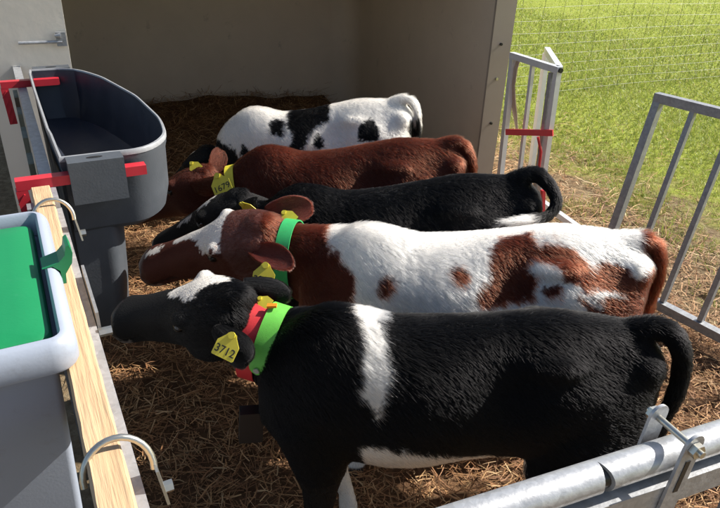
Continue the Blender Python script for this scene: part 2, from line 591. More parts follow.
def build_grass():
    # short uneven turf, denser towards the camera, thinning on the trodden strip beside the pen
    n = 190000
    Y = 2.0 + 19 * RNG.beta(1.0, 2.0, n)
    X = RNG.uniform(0.13, 0.68, n) * Y * 1.1
    P = np.stack([X, Y, np.zeros(n)], 1)
    t = turf_measure(P)
    dens = np.clip((t + 0.45 * snoise(P, 21, 1.6) + 0.25 * snoise(P, 22, 6)) * 2.2 + 0.05, 0.0, 1)
    vin = (P[:, :2] - FA[:2]) @ fn[:2]
    ok = (RNG.uniform(0, 1, n) < dens) & (vin > 2.9)
    P = P[ok]
    n = len(P)
    P[:, 2] = -0.015
    # tufting: pull blades to cluster points
    cell = np.floor(P[:, :2] / 0.07)
    hx = np.sin(cell[:, 0] * 127.1 + cell[:, 1] * 311.7) * 43758.5453
    hy = np.sin(cell[:, 0] * 269.5 + cell[:, 1] * 183.3) * 43758.5453
    ctr = np.stack([cell[:, 0] + (hx - np.floor(hx)), cell[:, 1] + (hy - np.floor(hy))], 1) * 0.07
    P[:, :2] += (ctr - P[:, :2]) * 0.55
    base = np.array([[0.22, 0.28, 0.05], [0.38, 0.42, 0.085], [0.30, 0.38, 0.065], [0.47, 0.45, 0.14], [0.52, 0.44, 0.22]])
    c = base[RNG.choice(5, n, p=[0.24, 0.32, 0.26, 0.12, 0.06])] * RNG.uniform(0.75, 1.25, (n, 1))
    far = np.clip(P[:, 1] / 8, 0.6, 2.0)
    L = (RNG.gamma(5, 0.007, n) + 0.012) * (0.9 + 0.25 * snoise(P, 31, 1.2))
    strands('grass', P, np.maximum(L, 0.015), RNG.uniform(0.003, 0.006, n) * far, RNG.uniform(0, 2 * pi, n), RNG.normal(0.85, 0.35, n), c, MT['grass'], 0.12,
            'short bright green pasture grass beyond the gates', 'grass')
build_grass()

# ------------------------------------------------------------------ hutch
HA = np.array([-1.83, 3.17, 0.0])
HB = np.array([0.93, 4.36, 0.0])
h1 = (HB - HA) / np.linalg.norm(HB - HA)
h2 = np.array([-h1[1], h1[0], 0])
HW = float(np.linalg.norm(HB - HA))
HD, HH = 2.45, 1.95
def hut(a, b, z, lean=0.0):
    return HA + h1 * a + h2 * b + np.array([0, 0, z])

def panel(name, pts, nrm, th, material, root, bevel=0.006, grid=None):
    """slab: quad pts extruded by th along nrm"""
    bm = bmesh.new()
    a = [bm.verts.new(V(p)) for p in pts]
    b = [bm.verts.new(V(p) + V(nrm) * th) for p in pts]
    k = len(pts)
    bm.faces.new(a)
    bm.faces.new(list(reversed(b)))
    for i in range(k):
        bm.faces.new((a[i], b[i], b[(i + 1) % k], a[(i + 1) % k]))
    return keep(bm_obj(name, bm, material, None, True, bevel), root)

def build_hutch():
    root = thing('calf_hutch', 'large cream fibreglass calf hutch open at the front behind the calves', 'calf hutch', tuple(hut(HW / 2, HD / 2, 0)))
    # inner shell: left wall, back wall and right wall with rounded corners and a slight taper, swept as one moulding
    R = 0.22
    prof = []
    prof.append((0.14, 0.0))
    prof.append((0.14, HD - R))
    for k in range(1, 8):
        an = pi / 2 * k / 8
        prof.append((0.14 + R - R * cos(an), HD - R + R * sin(an)))
    prof.append((0.14 + R, HD))
    prof.append((HW - 0.12 - R, HD))
    for k in range(1, 8):
        an = pi / 2 * k / 8
        prof.append((HW - 0.12 - R + R * sin(an), HD - R + R * cos(an)))
    prof.append((HW - 0.12, HD - R))
    prof.append((HW - 0.12, 0.0))
    # split: left_wall, back_wall, right_wall
    cx, cy = HW / 2, HD * 0.4
    def shell(name, pr, mtl):
        bm = bmesh.new()
        zs = [0.0, 0.6, 1.2, 1.7, HH]
        inn, out = [], []
        for z in zs:
            k = 1 - 0.035 * z / HH
            inn.append([bm.verts.new(V(hut(cx + (a - cx) * k, (b - 0) * (1 - 0.03 * z / HH), z))) for a, b in pr])
            ko = k + 0.022
            out.append([bm.verts.new(V(hut(cx + (a - cx) * ko, b * (1 - 0.03 * z / HH) + 0.03 * (b > 0.5), z))) for a, b in pr])
        n = len(pr)
        for L in range(len(zs) - 1):
            for i in range(n - 1):
                bm.faces.new((inn[L][i], inn[L][i + 1], inn[L + 1][i + 1], inn[L + 1][i]))
                bm.faces.new((out[L][i + 1], out[L][i], out[L + 1][i], out[L + 1][i + 1]))
            bm.faces.new((inn[L][0], inn[L + 1][0], out[L + 1][0], out[L][0]))
            bm.faces.new((inn[L][n - 1], out[L][n - 1], out[L + 1][n - 1], inn[L + 1][n - 1]))
        for i in range(n - 1):
            bm.faces.new((inn[0][i], out[0][i], out[0][i + 1], inn[0][i + 1]))
            bm.faces.new((inn[-1][i + 1], out[-1][i + 1], out[-1][i], inn[-1][i]))
        return keep(bm_obj(name, bm, mtl, None, True), root)
    shell('side_wall', prof[:2], MT['hutch_in'])
    shell('back_wall', prof[1:-1], MT['hutch_in'])
    shell('side_wall', prof[-2:], MT['hutch_in'])
    # front: left return panel, right return flange, header, roof
    panel('front_panel', [hut(-0.03, -0.002, 0.0), hut(0.345, -0.002, 0), hut(0.365, -0.002, 1.62), hut(-0.03, -0.002, 1.62)], h2, -0.022, MT['hutch'], root)
    panel('front_flange', [hut(HW - 0.155, -0.002, 0.0), hut(HW - 0.02, -0.002, 0), hut(HW + 0.005, -0.002, 1.62), hut(HW - 0.15, -0.002, 1.62)], h2, -0.02, MT['flange'], root)
    panel('front_header', [hut(-0.03, -0.002, 1.622), hut(HW, -0.002, 1.622), hut(HW, -0.002, HH + 0.02), hut(-0.03, -0.002, HH + 0.02)], h2, -0.022, MT['hutch'], root)
    bm = bmesh.new()
    N = 10
    top, bot = [], []
    for i in range(N + 1):
        t = i / N
        z = HH + 0.02 + 0.20 * sin(pi * t)
        top.append((bm.verts.new(V(hut(-0.05 + t * (HW + 0.10), -0.05, z + 0.025))), bm.verts.new(V(hut(-0.05 + t * (HW + 0.10), HD + 0.08, z + 0.025)))))
        bot.append((bm.verts.new(V(hut(-0.05 + t * (HW + 0.10), -0.05, z))), bm.verts.new(V(hut(-0.05 + t * (HW + 0.10), HD + 0.08, z)))))
    for i in range(N):
        bm.faces.new((top[i][0], top[i + 1][0], top[i + 1][1], top[i][1]))
        bm.faces.new((bot[i][1], bot[i + 1][1], bot[i + 1][0], bot[i][0]))
        bm.faces.new((bot[i][0], bot[i + 1][0], top[i + 1][0], top[i][0]))
        bm.faces.new((top[i][1], top[i + 1][1], bot[i + 1][1], bot[i][1]))
    bm.faces.new((top[0][0], top[0][1], bot[0][1], bot[0][0]))
    bm.faces.new((top[N][1], top[N][0], bot[N][0], bot[N][1]))
    keep(bm_obj('roof', bm, MT['hutch'], None, True), root)
    # bolts on the right flange
    for z in (0.80, 1.02, 0.5, 1.35):
        p = hut(HW - 0.085, -0.022, z)
        q = hut(HW - 0.085, -0.034, z)
        tube('bolt', [p, q], 0.009, MT['zinc'] if z == 0.80 else MT['black_plastic'], root, 10)
    # latch rod with its eye plate on the left panel
    z0 = 1.125
    rod = tube('latch_rod', [hut(0.14, -0.05, z0), hut(0.335, -0.05, z0)], 0.008, MT['galv'], root, 10)
    pl = bar('latch_plate', hut(0.332, -0.045, z0 - 0.02), hut(0.332, -0.045, z0 + 0.045), 0.022, 0.045, MT['galv_dull'], root, 0.002, tuple(h1))
    tube('latch_knob', [hut(0.305, -0.06, z0 + 0.03), hut(0.332, -0.06, z0 + 0.03)], [0.006, 0.014], MT['galv'], root, 12)
build_hutch()

# ------------------------------------------------------------------ feed fence on the left
def build_feed_fence():
    root = thing('feed_fence', 'galvanised feed fence with a raw pine plank clamped along its top rail', 'fence', tuple(fence(0.5, 0, 0)))
    G = MT['galv']
    bar('top_rail', fence(-0.75, 0.018, 0.9635), fence(1.15, 0.018, 0.9635), 0.038, 0.05, G, root, 0.004)
    bar('top_rail', fence(1.152, 0.018, 0.989), fence(3.05, 0.018, 0.989), 0.034, 0.05, G, root, 0.004)
    bar('bottom_rail', fence(-0.75, 0.018, 0.13), fence(3.05, 0.018, 0.13), 0.034, 0.05, G, root, 0.004)
    k = 0
    for u in np.arange(-0.7, 3.06, 0.185):
        if abs(u - 1.1) < 0.0:
            continue
        bar('upright', fence(u, 0.018, 0.157), fence(u, 0.018, 0.937 if u < 1.15 else 0.963), 0.022, 0.022, G, root, 0.002, tuple(fd))
    for u in (-0.72, 1.20, 3.04):
        bar('post', fence(u, -0.0235, 0.0), fence(u, -0.0235, 0.985), 0.045, 0.045, MT['galv_dull'], root, 0.003, tuple(fd))
    # sawn pine plank, slightly chipped edges
    bm = bmesh.new()
    N = 60
    rings = []
    rr = random.Random(3)
    for i in range(N + 1):
        u = -0.75 + (1.168 + 0.75) * i / N
        c = [(-0.0275, 0.990), (-0.0275, 1.046), (-0.024, 1.05), (0.0165, 1.05), (0.0195, 1.047), (0.0195, 0.990)]
        rings.append([bm.verts.new(V(fence(u, v + rr.uniform(-0.0008, 0.0008), z + rr.uniform(-0.0008, 0.0006)))) for v, z in c])
    for i in range(N):
        for j in range(6):
            bm.faces.new((rings[i][j], rings[i + 1][j], rings[i + 1][(j + 1) % 6], rings[i][(j + 1) % 6]))
    bm.faces.new(rings[0])
    bm.faces.new(list(reversed(rings[-1])))
    keep(bm_obj('plank', bm, MT['wood'], None, False), root)
    # half-round clamps over plank and rail
    for u in (0.085, 1.0):
        pts = []
        for i in range(17):
            an = radians(-10 + 195 * i / 16)
            pts.append(fence(u + 0.02 * sin(an), 0.010 + 0.046 * cos(an), 1.02 + 0.046 * sin(an)))
        bm = bmesh.new()
        add_tube(bm, pts, 0.0048, 12)
        cl = keep(bm_obj('clamp', bm, MT['zinc'], None, True), root)
        panel('clamp_foot', [fence(u - 0.02, 0.0545, 1.02), fence(u + 0.012, 0.0545, 1.02), fence(u + 0.018, 0.062, 0.965), fence(u - 0.032, 0.062, 0.965)], (fn[0], fn[1], 0), 0.004, MT['zinc'], root, 0.001)
        tube('clamp_nut', [fence(u - 0.008, 0.063, 0.975), fence(u - 0.008, 0.076, 0.975)], 0.009, MT['zinc'], root, 6)
    # splice plate with a bolt
    bar('splice_plate', fence(0.52, 0.042, 1.0), fence(0.73, 0.042, 1.0), 0.006, 0.036, MT['galv_dull'], root, 0.001)
    tube('splice_bolt', [fence(0.50, 0.038, 0.985), fence(0.50, 0.062, 0.985)], 0.009, MT['zinc'], root, 6)
    # weathered boards fixed behind the far half
    for i, u in enumerate((1.42, 1.70, 2.02, 2.35, 2.66)):
        bar('board', fence(u, -0.012, 0.16), fence(u + 0.01, -0.012, 0.955), 0.13 if i % 2 else 0.16, 0.018, MT['wood_old'], root, 0.002, tuple(fn))
build_feed_fence()

# ------------------------------------------------------------------ milk feeder
def build_feeder():
    root = thing('milk_feeder', 'dark grey plastic milk feeder trough hooked on the fence with red brackets', 'feeder', tuple(fence(1.9, 0.2, 0.4)))
    # outline in fence coordinates (u along, v into the pen)
    key = [(1.30, 0.060), (1.30, 0.225), (1.285, 0.27), (1.315, 0.325), (1.41, 0.388), (1.60, 0.412), (1.95, 0.398), (2.33, 0.328), (2.50, 0.262), (2.56, 0.20), (2.565, 0.060)]
    def resample(k, n=64):
        k = np.array(k)
        t = np.concatenate([[0], np.cumsum(np.linalg.norm(np.diff(k, axis=0), axis=1))])
        tt = np.linspace(0, t[-1], n)
        p = np.stack([np.interp(tt, t, k[:, 0]), np.interp(tt, t, k[:, 1])], 1)
        q = p.copy()
        for _ in range(4):
            q[1:-1] = (q[:-2] + 2 * q[1:-1] + q[2:]) / 4
            for c in (0, 12):
                pass
        q[:6] = p[:6]
        q[-5:] = p[-5:]
        return q
    base = resample(key)
    # back edge with a shallow step, closing the outline
    back = np.array([(2.50, 0.055), (2.2, 0.052), (1.9, 0.052), (1.62, 0.052), (1.55, 0.056), (1.40, 0.058)])
    outl = np.concatenate([base, back])
    cen = np.array([1.9, 0.2])
    def level(bm, s, z, dv=0.0, vscale=1.0, inset=0.0):
        pts = []
        d = outl - cen
        for (du, dvv) in d:
            L = math.hypot(du, dvv)
            # uniform inset approximated by separate scaling
            su = (abs(du) - inset) / max(abs(du), 1e-6) if abs(du) > 0.3 else 1 - inset / 0.65
            sv = (abs(dvv) - inset) / max(abs(dvv), 1e-6) if abs(dvv) > 0.05 else 1.0
            pts.append(bm.verts.new(V(fence(cen[0] + du * s * su, cen[1] + dv + dvv * vscale * sv, z))))
        return pts
    def stack(name, levels, mtl, closed_top=False, part=None, cap=True):
        bm = bmesh.new()
        L = [level(bm, *l) for l in levels]
        n = len(outl)
        for a, b in zip(L[:-1], L[1:]):
            for i in range(n):
                bm.faces.new((a[i], a[(i + 1) % n], b[(i + 1) % n], b[i]))
        if cap:
            bm.faces.new(L[-1])
        return bm
    # outer and inner surfaces of the upper tub: (scale, z, dv, vscale, inset)
    bm = stack('tub', [(0.998, 1.072, 0, 1, 0.0085), (1, 1.074, 0, 1, 0.0), (1.0, 1.05, 0, 1, 0.0), (0.997, 1.03, 0, 1, 0.004), (0.985, 0.90, 0.0, 0.99, 0.004), (0.96, 0.835, -0.005, 0.95, 0.004), (0.93, 0.815, -0.008, 0.9, 0.01)], None)
    keep(bm_obj('tub', bm, MT['feeder'], None, True), root)
    # inside of the tub, coloured darker for its shade, with a lower floor
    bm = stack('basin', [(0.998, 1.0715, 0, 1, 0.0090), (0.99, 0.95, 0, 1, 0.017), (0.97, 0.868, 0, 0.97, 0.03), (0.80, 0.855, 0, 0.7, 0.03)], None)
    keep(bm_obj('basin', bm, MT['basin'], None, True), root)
    # pale scuffed lip on the rim
    bm = stack('rim', [(0.999, 1.0725, 0, 1, 0.0080), (0.9995, 1.0785, 0, 1, 0.0065), (1.0005, 1.0785, 0, 1, 0.001), (1.0008, 1.073, 0, 1, -0.0015), (1.0008, 1.064, 0, 1, -0.0015)], None, cap=False)
    keep(bm_obj('rim', bm, MT['feeder_rim'], None, True), root)
    # lower hopper below the tub
    bm = stack('hopper', [(0.93, 0.835, -0.066, 0.50, 0.0), (0.91, 0.60, -0.070, 0.46, 0.0), (0.88, 0.44, -0.075, 0.42, 0.0), (0.86, 0.42, -0.075, 0.40, 0.0)], None)
    keep(bm_obj('hopper', bm, MT['feeder'], None, True), root)
    # near and far end lugs with a slot each
    for ue, dirn in ((1.30, -1), (2.565, 1)):
        z0 = 1.079 if dirn < 0 else 1.082
        bm = bmesh.new()
        add_bar(bm, fence(ue + dirn * 0.03, 0.075, 1.015), fence(ue + dirn * 0.03, 0.225, 1.015), 0.065, 0.125)
        lug = keep(bm_obj('lug', bm, MT['feeder'], None, True, 0.006), root)
        pts = [fence(ue + dirn * (0.03 + 0.008 * sin(t)), 0.15 + 0.022 * cos(t), 1.0785) for t in np.linspace(0, 2 * pi, 18, endpoint=False)]
        bm = bmesh.new()
        top = [bm.verts.new(V(p)) for p in pts]
        bot = [bm.verts.new(V(p) - Vector((0, 0, 0.004))) for p in pts]
        bm.faces.new(top)
        for i in range(18):
            bm.faces.new((top[i], bot[i], bot[(i + 1) % 18], top[(i + 1) % 18]))
        keep(bm_obj('lug_slot', bm, MT['black_plastic'], None), root)
    # red hook brackets: arm through the lug, hook over the rail, ribbed leg outside
    for ub, v1 in ((1.262, 0.285), (2.53, 0.17)):
        br = bmesh.new()
        add_bar(br, fence(ub, -0.062, 1.029), fence(ub, v1, 1.029), 0.036, 0.028)
        arm = keep(bm_obj('hook_bracket', br, MT['red'], None, True, 0.003), root)
        br = bmesh.new()
        add_bar(br, fence(ub, -0.050, 1.014), fence(ub, -0.044, 0.86), 0.036, 0.030, tuple(fn))
        keep(bm_obj('hook_leg', br, MT['red'], None, True, 0.003), root)
        for i in range(4):
            z = 0.99 - i * 0.038
            bar('hook_rib', fence(ub - 0.0185, -0.064 + 0.004 * i, z - 0.014), fence(ub - 0.0185, -0.045 + 0.002 * i, z + 0.014), 0.004, 0.006, MT['red'], root, 0.001, tuple(fd))
    # teats on short stubs under the curved front
    for i in range(4):
        u = 1.66 + i * 0.23
        v = 0.33 - 0.02 * i
        tube('teat', [fence(u, v - 0.01, 0.83), fence(u, v, 0.79), fence(u, v + 0.012, 0.76), fence(u, v + 0.02, 0.745)], [0.016, 0.015, 0.011, 0.007], MT['teat'], root, 12)
build_feeder()

# ------------------------------------------------------------------ grey bin with the green lid
def build_bin():
    root = thing('storage_bin', 'light grey plastic bin with an inset green lid standing beside the plank', 'bin', tuple(fence(0.62, -0.28, 0)))
    u0, u1, v1, v0 = 0.300, 0.868, -0.004, -0.50
    def rr(bm, u0, u1, v0, v1, r, z, n=7):
        vs = []
        for cu, cv, a0 in ((u1 - r, v1 - r, 0), (u0 + r, v1 - r, 90), (u0 + r, v0 + r, 180), (u1 - r, v0 + r, 270)):
            for k in range(n):
                an = radians(a0 + 90 * k / (n - 1))
                vs.append(bm.verts.new(V(fence(cu + r * cos(an), cv + r * sin(an), z))))
        return vs
    def loft(L, bm, cap0=False, cap1=False):
        n = len(L[0])
        for a, b in zip(L[:-1], L[1:]):
            for i in range(n):
                bm.faces.new((a[i], a[(i + 1) % n], b[(i + 1) % n], b[i]))
        if cap0:
            bm.faces.new(L[0])
        if cap1:
            bm.faces.new(L[-1])
    bm = bmesh.new()
    z = 1.088
    L = []
    def lev(ins, zz, r=0.040):
        L.append(rr(bm, u0 + ins, u1 - ins, v0 + ins, v1 - ins, max(r - ins, 0.012), zz))
    lev(0.085, 0.0); lev(0.078, 0.01); lev(0.036, 1.02); lev(0.033, 1.055)
    loft(L, bm, True, False)
    keep(bm_obj('shell', bm, MT['bin'], None, True), root)
    bm = bmesh.new()
    L = []
    lev(0.031, 1.0535); lev(0.003, 1.0545); lev(0.0, 1.060); lev(0.0, 1.084); lev(0.003, 1.097); lev(0.009, 1.106); lev(0.015, 1.110); lev(0.021, 1.110); lev(0.025, 1.105); lev(0.027, 1.08); lev(0.028, 1.058)
    loft(L, bm)
    keep(bm_obj('rim', bm, MT['bin'], None, True), root)
    # green lid, sunk in the rim, a gap left along its right side
    bm = bmesh.new()
    L = []
    def lev2(ins, zz):
        L.append(rr(bm, u0 + 0.050 + ins, u1 - 0.040 - ins, v0 + 0.036 + ins, v1 - 0.034 - ins, 0.022, zz))
    lev2(0.0, 1.058); lev2(0.0, 1.080); lev2(0.004, 1.090); lev2(0.012, 1.094); lev2(0.05, 1.095); lev2(0.09, 1.096)
    loft(L, bm, True, True)
    keep(bm_obj('lid', bm, MT['green'], None, True), root)
    # floor of the gap
    bm = bmesh.new()
    L = [rr(bm, u0 + 0.026, u1 - 0.026, v0 + 0.026, v1 - 0.026, 0.02, 1.0565)]
    bm.faces.new(L[0])
    keep(bm_obj('ledge', bm, MT['bin'], None), root)
    # green latch over the rim
    bm = bmesh.new()
    prof = [(-0.030, 1.088), (0.0, 1.096), (0.012, 1.108), (0.016, 1.125), (0.022, 1.128), (0.026, 1.11), (0.022, 1.09), (0.008, 1.07), (0.006, 1.05), (-0.0005, 1.05), (-0.0005, 1.078), (-0.012, 1.0895)]
    A = [bm.verts.new(V(fence(0.56, v1 + a, b + 0.022))) for a, b in prof]
    B = [bm.verts.new(V(fence(0.61, v1 + a, b + 0.022))) for a, b in prof]
    bm.faces.new(A)
    bm.faces.new(list(reversed(B)))
    n = len(prof)
    for i in range(n):
        bm.faces.new((A[i], B[i], B[(i + 1) % n], A[(i + 1) % n]))
    keep(bm_obj('latch', bm, MT['green'], None, False, 0.0015), root)
build_bin()

# ------------------------------------------------------------------ gates on the right
def gate_between(root, a, b, h, bars, w=0.038, lean=(0, 0), G=None, bottom=0.10, barw=0.022, rail_h=None, top_ext=0.0):
    G = G or MT['galv']
    a = np.array(a, float); b = np.array(b, float)
    ln = np.array([lean[0], lean[1], 0.0])
    up = lambda p, z: np.array([p[0], p[1], 0]) + ln * z + np.array([0, 0, z])
    rh = rail_h or w
    bar('top_rail', up(a, h), up(b, h), w, rh, G, root, 0.003)
    bar('bottom_rail', up(a, bottom), up(b, bottom), w, rh, G, root, 0.003)
    t = (b - a) / np.linalg.norm(b - a)
    for p in (a + t * w / 2, b - t * w / 2):
        bar('post', up(p, bottom + rh / 2 + 0.001), up(p, h - rh / 2 - 0.001), w * 0.92, w * 0.92, G, root, 0.003, tuple(t))
    for s in bars:
        p = a + (b - a) * s
        bar('upright', up(p, bottom + rh / 2 + 0.001), up(p, h - rh / 2 - 0.001), barw, barw, G, root, 0.002, tuple(t))

def build_right_gate():
    a = onz(656, 97, 1.0); c = onz(720, 113, 1.0)
    d = (c - a) / np.linalg.norm(c - a)
    b = a + d * 1.75
    lo = onz(662, 306, 0.10); hi = onz(720, 336, 0.10)
    dl = (hi - lo) / np.linalg.norm(hi - lo)
    # horizontal offset between bottom and top of the panel (it leans)
    n = np.array([d[1], -d[0], 0])
    off = float((lo - a) @ n) / 0.9
    root = thing('pen_gate', 'tall galvanised pen gate of upright bars at the right edge beside the grass', 'gate', (a[0], a[1], 0))
    base = a + n * off * 1.0
    lean = (-n * off)[:2]
    gate_between(root, base, base + d * 1.75, 1.0, [0.115, 0.225, 0.335, 0.445, 0.555, 0.665, 0.775, 0.885], 0.042, lean, MT['galv_dull'], 0.10, 0.024)
    # feet
    for s in (0.02, 0.98):
        p = base + d * 1.75 * s
        bar('foot', (p[0], p[1], 0.0), (p[0] + lean[0] * 0.07, p[1] + lean[1] * 0.07, 0.078), 0.036, 0.036, MT['galv_dull'], root, 0.002, tuple(d))
build_right_gate()

def build_small_gate():
    a = onz(517, 52, 1.02); b = onz(566, 67, 1.02)
    a[2] = b[2] = 0
    root = thing('swing_gate', 'short bright galvanised gate section hinged beside the hutch with a red latch bar', 'gate', (b[0], b[1], 0))
    gate_between(root, a, b, 1.0, [0.47], 0.036, (-0.03, 0.0), MT['galv_bright'], 0.06, 0.022)
    t = (b - a) / np.linalg.norm(b - a)
    up = lambda p, z: np.array([p[0] - 0.03 * z, p[1], z])
    # doubled end post and the short return rail
    p = b + np.array([t[1], -t[0], 0]) * 0.0 - t * 0.062
    bar('post', up(p, 0.085), up(p, 0.975), 0.03, 0.03, MT['galv'], root, 0.002, tuple(t))
    c = onz(552, 47, 1.02)
    c[2] = 0
    q = b + (c - b) / np.linalg.norm(c - b) * 0.022
    bar('return_rail', up(q, 1.0), up(c, 1.0), 0.034, 0.036, MT['galv_bright'], root, 0.003)
    bar('return_post', up(c, 0.0), up(c, 0.98), 0.034, 0.034, MT['galv_bright'], root, 0.003, tuple(t))
    tube('end_cap', [up(b + t * 0.001, 1.0), up(b + t * 0.012, 1.0)], 0.014, MT['black_plastic'], root, 10)
    for s in (0.03, 0.97):
        pp = a + (b - a) * s
        bar('foot', up(pp, 0.0), up(pp, 0.041), 0.03, 0.03, MT['galv_bright'], root, 0.002, tuple(t))
    nn = np.array([t[1], -t[0], 0])
    # red latch bar and its hanging arm
    l0 = ony(506, 132, (a[1] + b[1]) / 2 - 0.03); l1 = ony(553, 133, b[1] - 0.035)
    bar('latch_bar', l0, l1, 0.012, 0.036, MT['red'], root, 0.003)
    a0 = ony(538, 137, l1[1] - 0.02); a1 = ony(541, 152, l1[1] - 0.02); a2 = ony(539, 168, l1[1] - 0.02)
    tube('latch_arm', [a0, a1, a2], 0.008, MT['red'], root, 8)
    a0 = ony(543, 190, b[1] - 0.06); a1 = ony(542, 226, b[1] - 0.06)
    bar('latch_pin', a0, a1, 0.022, 0.022, MT['red'], root, 0.003, tuple(t))
    # ground sill running on towards the next gate
    s0 = onz(540, 201, 0.07); s1 = onz(600, 244, 0.07)
    bar('sill_rail', s0, s1, 0.036, 0.036, MT['galv_bright'], root, 0.003)
    # webbing strap hung over the top rail
    st = thing('webbing_strap', 'beige webbing strap hanging from the small gate next to the hutch', 'strap', tuple(up(a, 0.9)))
    pts = [ony(x, y, a[1] - 0.03 + dy) for x, y, dy in ((524, 57, 0.03), (519, 58, 0.0), (515, 68, -0.01), (512, 85, 0), (513, 100, 0), (515, 115, 0), (517, 131, 0.0))]
    bm = bmesh.new()
    prev = None
    w = [0.018, 0.02, 0.026, 0.03, 0.028, 0.022, 0.008]
    ring = []
    for pnt, ww in zip(pts, w):
        e = V(t) * ww * 1.0
        o = V(nn) * 0.0025
        ring.append([bm.verts.new(V(pnt) + e + o), bm.verts.new(V(pnt) - e + o), bm.verts.new(V(pnt) - e - o), bm.verts.new(V(pnt) + e - o)])
    for r0, r1 in zip(ring[:-1], ring[1:]):
        for i in range(4):
            bm.faces.new((r0[i], r0[(i + 1) % 4], r1[(i + 1) % 4], r1[i]))
    bm.faces.new(ring[0]); bm.faces.new(ring[-1])
    keep(bm_obj('strap_band', bm, MT['strap'], None, True), st)
build_small_gate()

def build_near_gate():
    a = onz(480, 514, 1.0); b = onz(720, 436, 1.0)
    d = (b - a) / np.linalg.norm(b - a)
    n = np.array([d[1], -d[0], 0])          # towards the camera
    root = thing('near_gate', 'galvanised tube gate nearest the camera with a bolted clamp bracket', 'gate', (a[0], a[1], 0))
    G = MT['galv']
    at = lambda s, v, z: a * np.array([1, 1, 0]) + d * s + n * v + np.array([0, 0, z])
    sc = float((onz(597, 475, 1.0) - a) @ d)
    r = 0.0240
    # top tube in two lengths with a saw cut between them
    def cut_tube(name, s0, s1, cut0, cut1):
        bm = bmesh.new()
        seg = 28
        R = []
        for s, c in ((s0, cut0), (s1, cut1)):
            ring = []
            for k in range(seg):
                an = 2 * pi * k / seg
                off = c * (0.006 * sin(an * 2 + 0.6) + 0.010 * max(0, -sin(an - 0.6)))
                ring.append(bm.verts.new(V(at(s + off, r * cos(an), 1.0 + r * sin(an)))))
            R.append(ring)
        for k in range(seg):
            bm.faces.new((R[0][k], R[0][(k + 1) % seg], R[1][(k + 1) % seg], R[1][k]))
        bm.faces.new(R[0]); bm.faces.new(list(reversed(R[1])))
        return keep(bm_obj(name, bm, G, None, True), root)
    cut_tube('top_tube', -0.62, sc - 0.004, 0, -0.4)
    cut_tube('top_tube', sc + 0.003, 1.3, 0.9, 0)
    tube('tube_core', [at(sc - 0.06, 0, 1.0), at(sc + 0.06, 0, 1.0)], 0.0190, MT['black_plastic'], root, 20)
    bar('flat_rail', at(-0.62, 0.014, 0.949), at(1.3, 0.014, 0.949), 0.034, 0.044, G, root, 0.004)
    bar('lower_rail', at(-0.62, 0.014, 0.12), at(1.3, 0.014, 0.12), 0.03, 0.04, G, root, 0.004)
    for s in np.arange(-0.55, 1.3, 0.165):
        tube('upright', [at(s + 0.06, 0.014, 0.14), at(s + 0.06, 0.014, 0.9265)], 0.0125, MT['galv_dull'], root, 14)
    for s in (-0.60, 1.28):
        bar('post', at(s, -0.03, 0.0), at(s, -0.03, 0.972), 0.04, 0.04, MT['galv_dull'], root, 0.003, tuple(d))
    # clamp bracket: two slotted plates either side joined by a bolt above the tube
    sb = float((onz(668, 455, 1.0) - a) @ d)
    for v, s_ in ((-0.035, 0.0), (0.0325, 0.0)):
        bm = bmesh.new()
        W = 0.017
        pl = []
        pts2 = []
        tz, bz = 1.050, 0.90
        for k in range(9):
            an = pi * k / 8
            pts2.append((W * cos(an), tz + W * sin(an)))
        pts2 += [(-W, bz), (W, bz)]
        slot = [(0.005, 1.0), (0.005, 0.955), (-0.005, 0.955), (-0.005, 1.0)]
        A = [bm.verts.new(V(at(sb + x - 0.10 * (1.05 - z), v, z))) for x, z in pts2]
        B = [bm.verts.new(V(at(sb + x - 0.10 * (1.05 - z), v + 0.005, z))) for x, z in pts2]
        bm.faces.new(A); bm.faces.new(list(reversed(B)))
        k = len(A)
        for i in range(k):
            bm.faces.new((A[i], B[i], B[(i + 1) % k], A[(i + 1) % k]))
        p = keep(bm_obj('clamp_plate', bm, MT['galv'], None, True, 0.0008, 1), root)
        if v > 0:
            bm = bmesh.new()
            A = [(0.0045, 1.022), (0.0045, 0.962), (-0.0045, 0.962), (-0.0045, 1.022)]
            q = [bm.verts.new(V(at(sb + x - 0.10 * (1.05 - z), v + 0.0062, z))) for x, z in A]
            q2 = [bm.verts.new(V(at(sb + x - 0.10 * (1.05 - z), v + 0.0055, z))) for x, z in A]
            bm.faces.new(q)
            for i in range(4):
                bm.faces.new((q[i], q2[i], q2[(i + 1) % 4], q[(i + 1) % 4]))
            keep(bm_obj('plate_slot', bm, MT['black_plastic'], None), root)
    tube('clamp_bolt', [at(sb, -0.05, 1.045), at(sb, 0.053, 1.045)], 0.0055, MT['zinc'], root, 12)
    for v0, v1 in ((-0.045, -0.036), (0.038, 0.047)):
        tube('clamp_nut', [at(sb, v0, 1.045), at(sb, v1, 1.045)], 0.012, MT['zinc'], root, 6)
    bar('cross_plate', at(sb - 0.06, 0.0, 0.912), at(sb - 0.02, 0.0, 0.912), 0.05, 0.005, MT['galv_dull'], root, 0.001)
build_near_gate()

